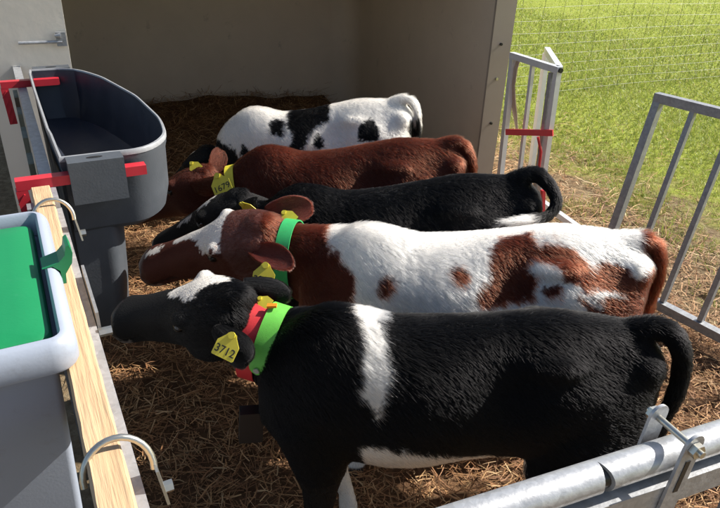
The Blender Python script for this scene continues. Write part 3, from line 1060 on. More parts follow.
# ------------------------------------------------------------------ wire netting beyond the grass strip
def build_netting():
    a = onz(520, 97, 0.0); b = onz(720, 78, 0.0)
    d = (b - a) / np.linalg.norm(b - a)
    a = a - d * 1.6
    L = 9.0
    root = thing('wire_fence', 'white stranded stock netting with dark stays standing across the pasture', 'fence', tuple(a))
    H = 1.08
    zs = [0.04, 0.14, 0.24, 0.345, 0.455, 0.57, 0.69, 0.82, 0.95, H]
    for z in zs:
        pts = []
        for i in range(40):
            s = L * i / 39
            pts.append(a + d * s + np.array([0, 0, z + 0.006 * sin(s * 2.1 + z * 9) - 0.01 * sin(pi * ((s / 3) % 1.0))]))
        tube('wire', pts, 0.0016, MT['wire'], root, 5)
    s = 0.1
    rr = random.Random(5)
    while s < L:
        p = a + d * s
        tube('stay', [p + np.array([0, 0, 0.02]), p + np.array([rr.uniform(-.015, .015), 0, 0.5]), p + np.array([rr.uniform(-.02, .02), 0, H])], 0.0019, MT['stay'], root, 5)
        s += 0.27 + rr.uniform(-0.02, 0.02)
    for s in (0.3, 7.9):
        p = a + d * s + np.array([0, 0.02, 0])
        tube('post', [p + np.array([0, 0, -0.05]), p + np.array([0, 0, H + 0.08])], 0.011, MT['postgrey'], root, 8)
build_netting()
# ------------------------------------------------------------------ calves
def nrm(v):
    v = np.asarray(v, float)
    return v / np.linalg.norm(v)

def ring_pts(c, S, U, w, ht, hb, n=24, e=2.2, narrow=0.0):
    out = []
    for k in range(n):
        an = 2 * pi * k / n
        cs, sn = cos(an), sin(an)
        x = math.copysign(abs(cs) ** (2 / e), cs)
        y = math.copysign(abs(sn) ** (2 / e), sn)
        ww = w * (1 - narrow * max(0, y) ** 1.5)
        out.append(np.asarray(c) + S * (x * ww) + U * (y * (ht if y > 0 else hb)))
    return out

class Soup:
    def __init__(self):
        self.v, self.f = [], []
    def loft(self, rings):
        b = len(self.v)
        n = len(rings[0])
        for r in rings:
            self.v.extend(r)
        for i in range(len(rings) - 1):
            for j in range(n):
                self.f.append((b + i * n + j, b + i * n + (j + 1) % n, b + (i + 1) * n + (j + 1) % n, b + (i + 1) * n + j))
        for i, rev in ((0, True), (len(rings) - 1, False)):
            c = len(self.v)
            self.v.append(np.mean(rings[i], 0))
            for j in range(n):
                q = (b + i * n + j, b + i * n + (j + 1) % n, c)
                self.f.append(tuple(reversed(q)) if rev else q)
    def ball(self, c, r, n=10):
        c = np.asarray(c, float)
        r = np.asarray(r if hasattr(r, '__len__') else (r, r, r), float)
        rings = []
        for i in range(1, n):
            a = pi * i / n
            rings.append([c + np.array([r[0] * sin(a) * cos(t), r[1] * sin(a) * sin(t), r[2] * cos(a)]) for t in np.linspace(0, 2 * pi, 14, endpoint=False)])
        self.loft(rings)
    def limb(self, pts, rad, n=16):
        """pts list, rad list of (fore-aft, sideways)"""
        pts = [np.asarray(p, float) for p in pts]
        rings = []
        for i, p in enumerate(pts):
            t = nrm(pts[min(i + 1, len(pts) - 1)] - pts[max(i - 1, 0)])
            S = nrm(np.cross(t, [1, 0, 0])) if abs(t[0]) < 0.95 else np.array([0, 1.0, 0])
            U = nrm(np.cross(S, t))
            a, b = rad[i] if hasattr(rad[i], '__len__') else (rad[i], rad[i])
            rings.append(ring_pts(p, S, U, b, a, a, n, 2.0))
        self.loft(rings)

def smooth_path(keys, n):
    """Catmull-Rom through rows of keys"""
    k = np.asarray(keys, float)
    k = np.vstack([2 * k[0] - k[1], k, 2 * k[-1] - k[-2]])
    out = []
    m_ = len(k) - 3
    for i in range(m_):
        for s in range(n):
            t = s / n
            p0, p1, p2, p3 = k[i:i + 4]
            out.append(0.5 * (2 * p1 + (p2 - p0) * t + (2 * p0 - 5 * p1 + 4 * p2 - p3) * t * t + (3 * p1 - p0 - 3 * p2 + p3) * t ** 3))
    out.append(k[-2])
    return np.array(out)

def in_poly(x, y, poly):
    r = np.zeros(len(x), bool)
    n = len(poly)
    j = n - 1
    for i in range(n):
        xi, yi = poly[i]
        xj, yj = poly[j]
        c = ((yi > y) != (yj > y)) & (x < (xj - xi) * (y - yi) / (yj - yi + 1e-12) + xi)
        r ^= c
        j = i
    return r

TRUNK = [  # x, z centre, half width, top, bottom, narrowing of the top
    (0.515, 0.70, 0.030, 0.05, 0.08, 0.0),
    (0.50, 0.70, 0.072, 0.092, 0.15, 0.10),
    (0.465, 0.70, 0.115, 0.130, 0.19, 0.30),
    (0.40, 0.692, 0.145, 0.160, 0.20, 0.42),
    (0.30, 0.682, 0.166, 0.184, 0.20, 0.42),
    (0.21, 0.672, 0.170, 0.194, 0.190, 0.34),
    (0.10, 0.662, 0.166, 0.188, 0.185, 0.30),
    (-0.05, 0.650, 0.184, 0.180, 0.205, 0.26),
    (-0.15, 0.645, 0.182, 0.186, 0.210, 0.32),
    (-0.23, 0.645, 0.166, 0.212, 0.205, 0.36),
    (-0.30, 0.645, 0.152, 0.222, 0.200, 0.42),
    (-0.36, 0.640, 0.140, 0.205, 0.195, 0.40),
    (-0.43, 0.640, 0.108, 0.155, 0.165, 0.30),
    (-0.475, 0.640, 0.060, 0.09, 0.11, 0.1),
]

class Calf:
    """faces -x in its own space, near side is -y; built at scale 1 (0.86 m at the withers)"""
    def __init__(self, name, label, X0, Y0, scale, rot=0.0, dip=0.0, poll=(-0.55, 0.02, 0.84), nose=(-0.85, 0.10, 0.74), ears=None, tail=None,
                 colour=None, skin_voxel=0.0085, hairs=60000, head_roll=0.0, legs=None, hair_len=1.0, neck_thick=1.0, lay=1.0, sink=0.118):
        self.sink = sink
        self.s, self.X0, self.Y0, self.rot, self.dip = scale, X0, Y0, rot, dip
        self.name = name
        self.colour = colour
        self.hairs, self.hair_len, self.lay = hairs, hair_len, lay
        self.root = thing(name, label, 'calf', (X0, Y0, 0), 'calves feeding side by side')
        poll, nose = np.array(poll, float), np.array(nose, float)
        S = Soup()
        tk = smooth_path(TRUNK, 3)
        ex, ey, ez = np.eye(3)
        S.loft([ring_pts((r[0], 0, r[1] + self.dz(r[0])), -ey, ez, r[2], r[3], r[4], 28, 2.25, r[5]) for r in tk])
        for sd in (-1, 1):
            S.ball((0.225, sd * 0.098, 0.785 + self.dz(0.2)), (0.085, 0.042, 0.036))           # hook bones
            S.ball((0.45, sd * 0.07, 0.76), (0.05, 0.04, 0.05))          # pin bones
            S.ball((-0.29, sd * 0.086, 0.665 + self.dz(-0.29)), (0.095, 0.046, 0.125))
            S.ball((-0.385, sd * 0.080, 0.60 + self.dz(-0.39)), (0.065, 0.045, 0.07))   # shoulder blade
            S.ball((0.33, sd * 0.105, 0.60), (0.125, 0.07, 0.17))              # thigh
        # neck
        a = nrm(nose - poll)
        self.L = np.linalg.norm(nose - poll)
        upv = np.array([0, 0, 1.0])
        hs = nrm(np.cross(upv, a))
        hu = nrm(np.cross(a, hs))
        hu, hs = hu * cos(head_roll) + hs * sin(head_roll), hs * cos(head_roll) - hu * sin(head_roll)
        self.a, self.hs, self.hu, self.poll = a, hs, hu, poll
        k = neck_thick
        b0 = np.array([-0.20, 0, 0.685 + self.dz(-0.25)])
        end = poll - hu * self.sink - a * 0.012
        self.n0, self.n1 = b0, end
        at = lambda g: b0 + (end - b0) * g
        keys = [(*at(0), 0.125 * k, 0.165, 0.175), (*at(0.45), 0.105 * k, 0.128, 0.165), (*at(0.8), 0.084 * k, 0.090, 0.140), (*at(1.0), 0.076 * k, 0.074, 0.115), (*(at(1.0) + a * 0.06), 0.066, 0.062, 0.085)]
        nk = smooth_path(keys, 5)
        rings = []
        for i, r in enumerate(nk):
            t = nrm(nk[min(i + 1, len(nk) - 1)][:3] - nk[max(i - 1, 0)][:3])
            Sd = nrm(np.cross(upv, t))
            Uu = nrm(np.cross(t, Sd))
            rings.append(ring_pts(r[:3], Sd, Uu, r[3], r[4], r[5], 24, 2.1, 0.25))
        S.loft(rings)
        # head, measured from the poll along the axis
        hd = [(-0.10, -0.060, 0.045, 0.03, 0.05, 2.0), (-0.02, -0.048, 0.074, 0.045, 0.090, 2.2), (0.07, -0.042, 0.088, 0.052, 0.122, 2.4), (0.20, -0.040, 0.097, 0.056, 0.140, 2.6), (0.31, -0.044, 0.094, 0.054, 0.134, 2.6),
              (0.43, -0.052, 0.076, 0.050, 0.112, 2.4), (0.56, -0.060, 0.066, 0.048, 0.096, 2.4), (0.70, -0.068, 0.060, 0.046, 0.082, 2.4), (0.80, -0.073, 0.060, 0.045, 0.074, 2.5), (0.89, -0.078, 0.067, 0.047, 0.071, 2.6), (0.955, -0.084, 0.065, 0.045, 0.061, 2.6), (1.0, -0.088, 0.053, 0.034, 0.045, 2.4), (1.022, -0.090, 0.026, 0.016, 0.020, 2.0)]
        rings = [ring_pts(poll + a * (t * self.L) + hu * o, hs, hu, w, ht, hb, 24, e, 0.22 if t < 0.5 else 0.08) for t, o, w, ht, hb, e in smooth_path(hd, 2)]
        S.loft(rings)
        H = lambda t, s, u: poll + a * (t * self.L) + hs * s + hu * u
        self.H = H
        for sd in (-1, 1):
            S.ball(H(0.30, sd * 0.078, -0.022), 0.028)                          # brow
            S.ball(H(0.20, sd * 0.066, -0.125), (0.060, 0.030, 0.045))
            S.ball(H(0.93, sd * 0.036, -0.072), (0.022, 0.018, 0.018))            # jaw
        S.ball(H(0.0, 0, -0.008), (0.040, 0.045, 0.024))                        # poll bump
        # legs
        legs = legs or {}
        dx = legs.get('front', (0.0, 0.03)); dh = legs.get('hind', (0.0, 0.05))
        for i, sd in enumerate((-1, 1)):
            o = dx[i]
            z0 = self.dz(-0.3)
            S.limb([(-0.30, sd * 0.095, 0.66 + z0), (-0.335, sd * 0.092, 0.56 + z0), (-0.32, sd * 0.094, 0.47 + z0 * 0.6), (-0.325 + o * 0.3, sd * 0.092, 0.37 + z0 * .3), (-0.335 + o * 0.55, sd * 0.088, 0.275), (-0.335 + o * 0.6, sd * 0.088, 0.235), (-0.325 + o * 0.8, sd * 0.088, 0.16),
                    (-0.325 + o * 0.9, sd * 0.088, 0.095), (-0.335 + o, sd * 0.088, 0.06), (-0.35 + o, sd * 0.088, 0.035), (-0.36 + o, sd * 0.088, 0.002)],
                   [(0.09, 0.045), (0.105, 0.056), (0.08, 0.053), (0.050, 0.042), (0.038, 0.036), (0.034, 0.034), (0.024, 0.024), (0.029, 0.029), (0.027, 0.028), (0.034, 0.032), (0.042, 0.036)])
            o = dh[i]
            S.limb([(0.36, sd * 0.085, 0.70), (0.34, sd * 0.115, 0.58), (0.30 + o * .2, sd * 0.122, 0.49), (0.35 + o * .4, sd * 0.115, 0.40), (0.425 + o * .6, sd * 0.105, 0.325), (0.452 + o * .7, sd * 0.10, 0.28), (0.435 + o * .85, sd * 0.10, 0.19),
                    (0.425 + o * .95, sd * 0.10, 0.10), (0.41 + o, sd * 0.10, 0.06), (0.395 + o, sd * 0.10, 0.035), (0.385 + o, sd * 0.10, 0.002)],
                   [(0.13, 0.06), (0.145, 0.075), (0.115, 0.068), (0.075, 0.05), (0.050, 0.038), (0.042, 0.034), (0.028, 0.027), (0.033, 0.031), (0.030, 0.030), (0.036, 0.033), (0.043, 0.037)])
        # tail
        if tail is None:
            tail = [(0.46, 0, 0.845), (0.515, 0, 0.83), (0.545, 0, 0.76), (0.545, 0, 0.66), (0.535, 0, 0.54), (0.53, 0, 0.42)]
        tp = smooth_path(tail, 5)
        tr = np.interp(np.linspace(0, 1, len(tp)), [0, 0.12, 0.35, 0.7, 1], [0.034, 0.026, 0.019, 0.015, 0.011])
        S.limb(tp, list(tr), 12)
        self.tail = tp
        me = bpy.data.meshes.new('body_cage')
        me.from_pydata([tuple(map(float, p)) for p in S.v], [], S.f)
        tmp = bpy.data.objects.new('body_cage', me)
        COL.objects.link(tmp)
        r = tmp.modifiers.new('r', 'REMESH')
        r.mode = 'VOXEL'
        r.voxel_size = skin_voxel
        sm = tmp.modifiers.new('s', 'SMOOTH')
        sm.factor = 0.5
        sm.iterations = 12
        dg = bpy.context.evaluated_depsgraph_get()
        ev = tmp.evaluated_get(dg)
        me2 = bpy.data.meshes.new_from_object(ev)
        bpy.data.objects.remove(tmp)
        n = len(me2.vertices)
        P = np.empty(n * 3, np.float32)
        me2.vertices.foreach_get('co', P)
        P = P.reshape(-1, 3).astype(float)
        N = np.empty(n * 3, np.float32)
        me2.vertices.foreach_get('normal', N)
        N = N.reshape(-1, 3)
        # sculpt: nostrils, mouth, eye sockets, flank hollow, muscle
        def dent(c, rad, depth):
            d2 = ((P - c) ** 2).sum(1)
            P[:] = P - N * (depth * np.exp(-d2 / (rad * rad)))[:, None]
        for sd in (-1, 1):
            dent(H(0.975, sd * 0.036, -0.070), 0.013, 0.017)                    # nostril
            dent(H(0.965, sd * 0.044, -0.062), 0.008, 0.008)
            dent(H(0.33, sd * 0.098, -0.040), 0.022, 0.012)                     # eye socket
            dent(H(0.50, sd * 0.070, -0.075), 0.030, 0.006)                     # hollow of the cheek
            for q in np.linspace(0.74, 1.0, 9):
                dent(H(q, sd * (0.058 if q < 0.95 else 0.045), -0.108 + 0.004 * sin(q * 20)), 0.0085, 0.0055)   # mouth
            dent(np.array([0.13, sd * 0.16, 0.745 + self.dz(0.13)]), 0.075, 0.024)
            dent(np.array([0.36, sd * 0.13, 0.80]), 0.06, 0.012)
            dent(np.array([-0.18, sd * 0.17, 0.66 + self.dz(-0.18)]), 0.06, 0.010)
            for q in range(5):
                dent(np.array([-0.11 + 0.05 * q, sd * 0.185, 0.60 + self.dz(-0.1)]), 0.017, 0.0035)
            dent(np.array([-0.42, sd * 0.10, 0.72]), 0.05, 0.010)
        fold = snoise(P, 40 + len(name), 9) * 0.0018 + snoise(P, 44, 22) * 0.0007
        trunk = (np.abs(P[:, 0]) < 0.5) & (P[:, 2] > 0.45)
        P += N * (fold * trunk)[:, None]
        quads = [tuple(p.vertices) for p in me2.polygons]
        self.P, self.quads = P, quads
        self.parts = np.zeros(len(P), int)
        bpy.data.meshes.remove(me2)
        # ears
        self.ear_frames = []
        ears = ears or {}
        for key, sd in (('near', 1), ('far', -1)):
            spec = ears.get(key)
            if spec is None:
                spec = ((0.72, -0.65 * sd, -0.05), (0, -0.3 * sd, 1), 0.145)
            self.add_ear(H(0.04, sd * 0.082, -0.048), *spec, sd)
        self.finish()

    def dz(self, x):
        return -self.dip * np.clip((0.45 - x) / 0.85, 0, 1.1)

    def add_ear(self, base, direc, up, ln, sd):
        """leaf-shaped cupped ear; direc = long axis, up = the way the opening faces"""
        d = nrm(direc)
        u = np.asarray(up, float)
        u = nrm(u - d * (u @ d))
        w = np.cross(d, u)
        rows, cols = 17, 9
        front, backv = [], []
        for i in range(rows):
            t = i / (rows - 1)
            e_ = (t - 0.56) / 0.46
            hw = ln * 0.34 * math.sqrt(max(0.0, 1 - e_ * e_)) if t > 0.56 else ln * (0.34 - 0.17 * (abs(e_) / 1.22) ** 1.8)
            hw = max(hw, 0.004)
            th = 0.010 * (1 - t) + 0.0035
            c = base + d * (ln * t) - u * (0.10 * ln * t * t)
            fr, bk = [], []
            for j in range(cols):
                s = -1 + 2 * j / (cols - 1)
                cup = (s * s) * hw * (0.62 - 0.32 * t)
                e = th * (1 - 0.75 * abs(s) ** 3)
                p = c + w * (s * hw * (1 - 0.12 * s * s)) + u * cup
                fr.append(p)
                bk.append(p - u * e * 2)
            front.append(fr)
            backv.append(bk)
        b = len(self.P)
        vs = np.array([p for r in front for p in r] + [p for r in backv for p in r])
        nf = rows * cols
        q = []
        for i in range(rows - 1):
            for j in range(cols - 1):
                k = i * cols + j
                q.append((b + k, b + k + 1, b + k + cols + 1, b + k + cols))
                q.append((b + nf + k + 1, b + nf + k, b + nf + k + cols, b + nf + k + cols + 1))
        for i in range(rows - 1):
            for j, fl in ((0, 1), (cols - 1, 0)):
                k = i * cols + j
                f = (b + k, b + k + cols, b + nf + k + cols, b + nf + k)
                q.append(f if fl else tuple(reversed(f)))
        for j in range(cols - 1):
            k = (rows - 1) * cols + j
            q.append((b + k, b + k + 1, b + nf + k + 1, b + nf + k))
        # consistent winding: front faces along +u
        v0, v1, v2 = vs[0], vs[1], vs[cols]
        if np.cross(v1 - v0, v2 - v0) @ u < 0:
            q = [tuple(reversed(f)) for f in q]
        self.P = np.vstack([self.P, vs])
        self.parts = np.concatenate([self.parts, np.array([1] * nf + [2] * nf)])
        self.quads += q
        self.ear_frames.append((base, d, u, w, ln))

    def skin(self):
        from mathutils.bvhtree import BVHTree
        if not hasattr(self, 'bvh'):
            k = int((self.parts == 0).sum())
            self.bvh = BVHTree.FromPolygons([tuple(p) for p in self.P[:k]], [q for q in self.quads if max(q) < k])
        return self.bvh

    def to_world(self, P):
        c, s = cos(self.rot), sin(self.rot)
        Q = np.asarray(P, float) * self.s
        return np.stack([Q[..., 0] * c - Q[..., 1] * s, Q[..., 0] * s + Q[..., 1] * c, Q[..., 2]], -1)

    def coords(self, P):
        """coat coordinates: x along the trunk, angle round it, head t and angle"""
        x = P[:, 0]
        zc = 0.66 + self.dz(x)
        th = np.degrees(np.arctan2(-P[:, 1], P[:, 2] - zc))
        q = P - self.poll
        t = (q @ self.a) / self.L
        hs_, hu_ = q @ self.hs, q @ self.hu + 0.075
        ha = np.degrees(np.arctan2(hs_, hu_))
        head = (t > -0.03) & (np.hypot(hs_, hu_) < 0.20)
        return x, th, t, ha, head

    def finish(self):
        P = self.P
        W = self.to_world(P)
        me = bpy.data.meshes.new('body')
        me.from_pydata([tuple(map(float, p)) for p in W], [], self.quads)
        me.update()
        me.polygons.foreach_set('use_smooth', [True] * len(me.polygons))
        col = self.colour(self, P, self.parts, np.random.default_rng(1))
        a = me.attributes.new('fur', 'FLOAT_COLOR', 'POINT')
        a.data.foreach_set('color', np.concatenate([col * 0.85, np.ones((len(P), 1))], 1).ravel().astype(np.float32))
        me.materials.append(MT['skin'])
        thin = me.attributes.new('thin', 'FLOAT', 'POINT')
        thin.data.foreach_set('value', np.where(self.parts > 0, 0.38, 0.0).astype(np.float32))
        x, th, t, ha, head = self.coords(P)
        gl = np.where(head & (t > 0.92) & (self.parts == 0), 0.28, 0.75)
        gloss = me.attributes.new('gloss', 'FLOAT', 'POINT')
        gloss.data.foreach_set('value', gl.astype(np.float32))
        body = link(bpy.data.objects.new('body', me), self.root)
        self.body = body
        # eyes
        for sd in (-1, 1):
            bm = bmesh.new()
            hit = self.skin().ray_cast(V(self.H(0.33, sd * 0.2, -0.040)), V(-self.hs * sd))
            c = np.array(hit[0]) - self.hs * sd * 0.009 if hit[0] is not None else self.H(0.33, sd * 0.085, -0.04)
            bmesh.ops.create_uvsphere(bm, u_segments=16, v_segments=10, radius=0.0185 * self.s, matrix=Matrix.Translation(V(self.to_world(c))))
            bm_obj('eye', bm, MT['eye'], self.root, True, autosmooth=False)
        self.coat(me, W)

    def coat(self, me, W):
        rng = np.random.default_rng(len(self.name) * 31 + int(self.X0 * 100) % 97)
        tri = []
        for q in self.quads:
            tri.append((q[0], q[1], q[2]))
            if len(q) == 4:
                tri.append((q[0], q[2], q[3]))
        tri = np.array(tri)
        A, B, C = W[tri[:, 0]], W[tri[:, 1]], W[tri[:, 2]]
        cr = np.cross(B - A, C - A)
        ar = np.linalg.norm(cr, axis=1) / 2
        cen = (A + B + C) / 3
        # fewer hairs on the lower legs, none on hooves
        wgt = ar * np.where(cen[:, 2] < 0.045, 0, np.where(cen[:, 2] < 0.35, 0.7, 1.0))
        # mild emphasis on the upper half
        wgt *= np.where(cen[:, 2] > 0.7 * self.s, 1.35, 1.0)
        wgt *= np.where(self.parts[tri[:, 0]] > 0, 4.0, 1.0)
        n = self.hairs
        pick = rng.choice(len(tri), n, p=wgt / wgt.sum())
        r1, r2 = np.sqrt(rng.uniform(size=n)), rng.uniform(size=n)
        b0, b1, b2 = 1 - r1, r1 * (1 - r2), r1 * r2
        w = np.stack([b0, b1, b2], 1)[:, :, None]
        root = (np.stack([A[pick], B[pick], C[pick]], 1) * w).sum(1)
        local = (np.stack([self.P[tri[pick, 0]], self.P[tri[pick, 1]], self.P[tri[pick, 2]]], 1) * w).sum(1)
        VN = np.empty(len(W) * 3, np.float32)
        me.vertices.foreach_get('normal', VN)
        VN = VN.reshape(-1, 3)
        N = (np.stack([VN[tri[pick, 0]], VN[tri[pick, 1]], VN[tri[pick, 2]]], 1) * w).sum(1)
        N /= np.linalg.norm(N, axis=1)[:, None] + 1e-9
        parts = self.parts[tri[pick, 0]]
        x, th, t, ha, head = self.coords(local)
        # lay of the coat
        flow = np.tile(np.array([1.0, 0, -0.75]), (n, 1))
        flow[head] = -self.a * 1.0 + np.array([0, 0, -0.15])
        leg = (local[:, 2] < 0.42) & ~head
        flow[leg] = np.array([0.25, 0, -1.0])
        top = np.clip((N[:, 2] - 0.3) / 0.6, 0, 1) * (~head)
        # the parting along the spine: hair falls off to either side
        flow[:, 1] += np.tanh((local[:, 1] + 0.03 * snoise(local, 97, 9)) / 0.07) * top * 0.35
        for i, sd in ((1, 0), (2, 0)):
            e = parts == i
            if e.any():
                near = local[e] @ np.array([0, 1.0, 0]) < self.poll[1]
                dd = np.where(near[:, None], self.ear_frames[0][1], self.ear_frames[1][1])
                flow[e] = dd
        # tail hair follows the tail
        tp = self.tail
        d2 = ((local[:, None, :] - tp[None, ::2, :]) ** 2).sum(2)
        ti = d2.argmin(1) * 2
        on_tail = (d2.min(1) < 0.035 ** 2) & (ti > 4)
        tdir = np.gradient(tp, axis=0)
        tdir /= np.linalg.norm(tdir, axis=1)[:, None]
        flow[on_tail] = tdir[np.minimum(ti[on_tail], len(tp) - 1)]
        sw = np.stack([snoise(local, 61, 7), snoise(local, 62, 7), snoise(local, 63, 7)], 1) * 0.34 + np.stack([snoise(local, 71, 30), snoise(local, 72, 30), snoise(local, 73, 30)], 1) * 0.13
        flow = flow + sw * np.where(on_tail | (parts > 0), 0.25, 1.0)[:, None]
        flow += rng.normal(size=(n, 3)) * 0.16
        flow -= N * (flow * N).sum(1)[:, None]
        flow /= np.linalg.norm(flow, axis=1)[:, None] + 1e-9
        ln = 0.018 * rng.uniform(0.65, 1.25, n) * (1 + 0.35 * snoise(local, 81, 12))
        ln *= np.where(head, np.clip(0.32 + 0.5 * (0.45 - t), 0.22, 0.75), 1.0)
        ln *= np.where(leg, 0.65, 1.0)
        ln *= 1 + 0.35 * top
        ln[parts == 1] = 0.012
        ln[parts == 2] = 0.010
        ln[on_tail] = 0.030
        tipz = on_tail & (ti > len(tp) * 0.62)
        ln[tipz] = 0.06
        ln[head & (t > 0.93)] = 0.0015
        ln[head & (t <= 0.93) & (t > 0.8)] *= 0.8
        ln *= self.hair_len * self.s
        lift = (0.20 + 0.08 * snoise(local, 91, 10) + rng.normal(size=n) * 0.08) * self.lay
        lift = np.clip(lift, 0.08, 0.8)
        lift[parts > 0] = 0.2
        d0 = flow * 0.75 + N * (lift + 0.22)[:, None]
        d0 /= np.linalg.norm(d0, axis=1)[:, None]
        d1 = flow + N * (lift - 0.16)[:, None]
        d1 /= np.linalg.norm(d1, axis=1)[:, None]
        c, s = cos(self.rot), sin(self.rot)
        p0 = root - N * 0.0015
        p1 = p0 + d0 * (ln * 0.4)[:, None]
        p2 = p1 + d1 * (ln * 0.6)[:, None]
        # clumps
        cell = np.floor(local / 0.009)
        key = (cell @ np.array([73856093, 19349663, 83492791])).astype(np.int64)
        _, inv = np.unique(key, return_inverse=True)
        cnt = np.bincount(inv)[:, None]
        mean = np.stack([np.bincount(inv, p2[:, k]) for k in range(3)], 1) / cnt
        kk = (0.14 * (parts == 0) * ~head)[:, None]
        p2 = p2 * (1 - kk) + mean[inv] * kk
        kk *= 0.4
        mean1 = np.stack([np.bincount(inv, p1[:, k]) for k in range(3)], 1) / cnt
        p1 = p1 * (1 - kk) + mean1[inv] * kk
        col = self.colour(self, local, parts, rng)
        col = col * rng.uniform(0.78, 1.18, (n, 1)) * (1 + 0.12 * snoise(local, 95, 30))[:, None]
        hc = bpy.data.hair_curves.new('coat')
        hc.add_curves([3] * n)
        pts = np.stack([p0, p1, p2], 1).reshape(-1, 3).astype(np.float32)
        hc.attributes['position'].data.foreach_set('vector', pts.ravel())
        rad = hc.attributes.get('radius') or hc.attributes.new('radius', 'FLOAT', 'POINT')
        rr = np.tile(np.array([0.00042, 0.00037, 0.00012]), n).reshape(n, 3) * np.where(parts > 0, 0.7, 1.0)[:, None]
        rad.data.foreach_set('value', rr.ravel().astype(np.float32))
        fa = hc.attributes.new('fur', 'FLOAT_COLOR', 'CURVE')
        fa.data.foreach_set('color', np.concatenate([np.clip(col, 0, 1), np.ones((n, 1))], 1).ravel().astype(np.float32))
        na = hc.attributes.new('snormal', 'FLOAT_VECTOR', 'CURVE')
        sn = N * 0.85 + (p2 - p0) / (np.linalg.norm(p2 - p0, axis=1)[:, None] + 1e-9) * 0.10 + rng.normal(size=(n, 3)) * 0.10
        sn /= np.linalg.norm(sn, axis=1)[:, None]
        wn_ = sn
        na.data.foreach_set('vector', wn_.ravel().astype(np.float32))
        hc.materials.append(MT['fur'])
        o = bpy.data.objects.new('coat', hc)
        link(o, self.body)

    # --- worn things
    def ring(self, f, tilt, slack):
        """distance of the skin from the neck axis, all round (0 = top, positive = near side)"""
        c = self.n0 + (self.n1 - self.n0) * f
        t = nrm(self.n1 - self.n0)
        S = nrm(np.cross([0, 0, 1.0], t))
        U = nrm(np.cross(t, S))
        t2 = nrm(t * cos(tilt) + U * sin(tilt))
        U2 = nrm(U * cos(tilt) - t * sin(tilt))
        self.skin()
        N = 72
        r = []
        for i in range(N):
            an = 2 * pi * i / N
            d = S * sin(an) + U2 * cos(an)
            o = c + d * 0.26
            hit = self.bvh.ray_cast(V(o), V(-d))
            r.append(0.26 - hit[3] if hit[0] is not None else 0.1)
        r = np.array(r)
        for _ in range(3):
            r = (np.roll(r, 1) + 2 * r + np.roll(r, -1)) / 4
        return c, t2, S, U2, r + slack

    def ring_at(self, R, an):
        c, t2, S, U2, r = R
        k = (an % 360) / 360 * len(r)
        i = int(k) % len(r)
        g = k - int(k)
        rr = r[i] * (1 - g) + r[(i + 1) % len(r)] * g
        a_ = radians(an)
        d = S * sin(a_) + U2 * cos(a_)
        return c + d * rr, d

    def collar(self, f, width, material, slack=0.012, tilt=0.0, a0=0, a1=360, rounded=False, thick=0.004, name='collar'):
        R = self.ring(f, tilt, slack)
        t2 = R[1]
        N = 72
        bm = bmesh.new()
        rows = []
        closed = (a1 - a0) >= 360
        cnt = N if closed else N + 1
        for i in range(cnt):
            p, nn = self.ring_at(R, a0 + (a1 - a0) * i / N)
            hw = width / 2
            if rounded:
                e = min(1.0, (cnt - 1 - i) / 5.0)
                hw = width / 2 * max(0.05, math.sqrt(max(0, 1 - (1 - e) ** 2)))
            rows.append([bm.verts.new(V(self.to_world(q))) for q in (p - t2 * hw, p + t2 * hw, p + t2 * hw + nn * thick, p - t2 * hw + nn * thick)])
        for i in range(cnt if closed else cnt - 1):
            r0, r1 = rows[i], rows[(i + 1) % cnt]
            for j in range(4):
                bm.faces.new((r0[j], r0[(j + 1) % 4], r1[(j + 1) % 4], r1[j]))
        if not closed:
            bm.faces.new(rows[0]); bm.faces.new(list(reversed(rows[-1])))
        return bm_obj(name, bm, material, self.root, True)

    def collar_point(self, f, ang, slack, tilt=0.0):
        p, nn = self.ring_at(self.ring(f, tilt, slack), ang)
        return self.to_world(p), self.to_world(nn) / self.s

    def tag(self, at, normal, roll, text=None, size=0.058, label=None):
        """flag-shaped ear tag hung from the ear, in calf space offsets; normal in world"""
        p = ony(*at) - np.array([self.X0, self.Y0, 0])
        n = V(nrm(normal))
        upw = Vector((0, 0, 1))
        x = upw.cross(n).normalized()
        y = n.cross(x).normalized()
        x, y = x * cos(roll) + y * sin(roll), y * cos(roll) - x * sin(roll)
        h = size
        out = [(-0.18, 0.0), (-0.24, -0.12), (-0.5, -0.42), (-0.5, -1.0), (-0.46, -1.04), (0.46, -1.04), (0.5, -1.0), (0.5, -0.42), (0.24, -0.12), (0.18, 0.0), (0.0, 0.06)]
        bm = bmesh.new()
        P0 = V(p)
        bend = lambda b: n * 0.0
        A = [bm.verts.new(P0 + x * (a_ * h) + y * (b_ * h) + bend(b_) + n * 0.001) for a_, b_ in out]
        B = [bm.verts.new(P0 + x * (a_ * h) + y * (b_ * h) + bend(b_) - n * 0.001) for a_, b_ in out]
        bm.faces.new(A); bm.faces.new(list(reversed(B)))
        for i in range(len(out)):
            bm.faces.new((A[i], B[i], B[(i + 1) % len(out)], A[(i + 1) % len(out)]))
        tg = bm_obj('ear_tag', bm, MT['tag'], self.root, False)
        if label:
            tg['label'] = label
        bm = bmesh.new()
        add_tube(bm, [P0 + n * 0.0015 - y * 0.004, P0 + n * 0.0055 - y * 0.004], h * 0.15, 14)
        bm_obj('tag_stud', bm, MT['tag'], tg, True)
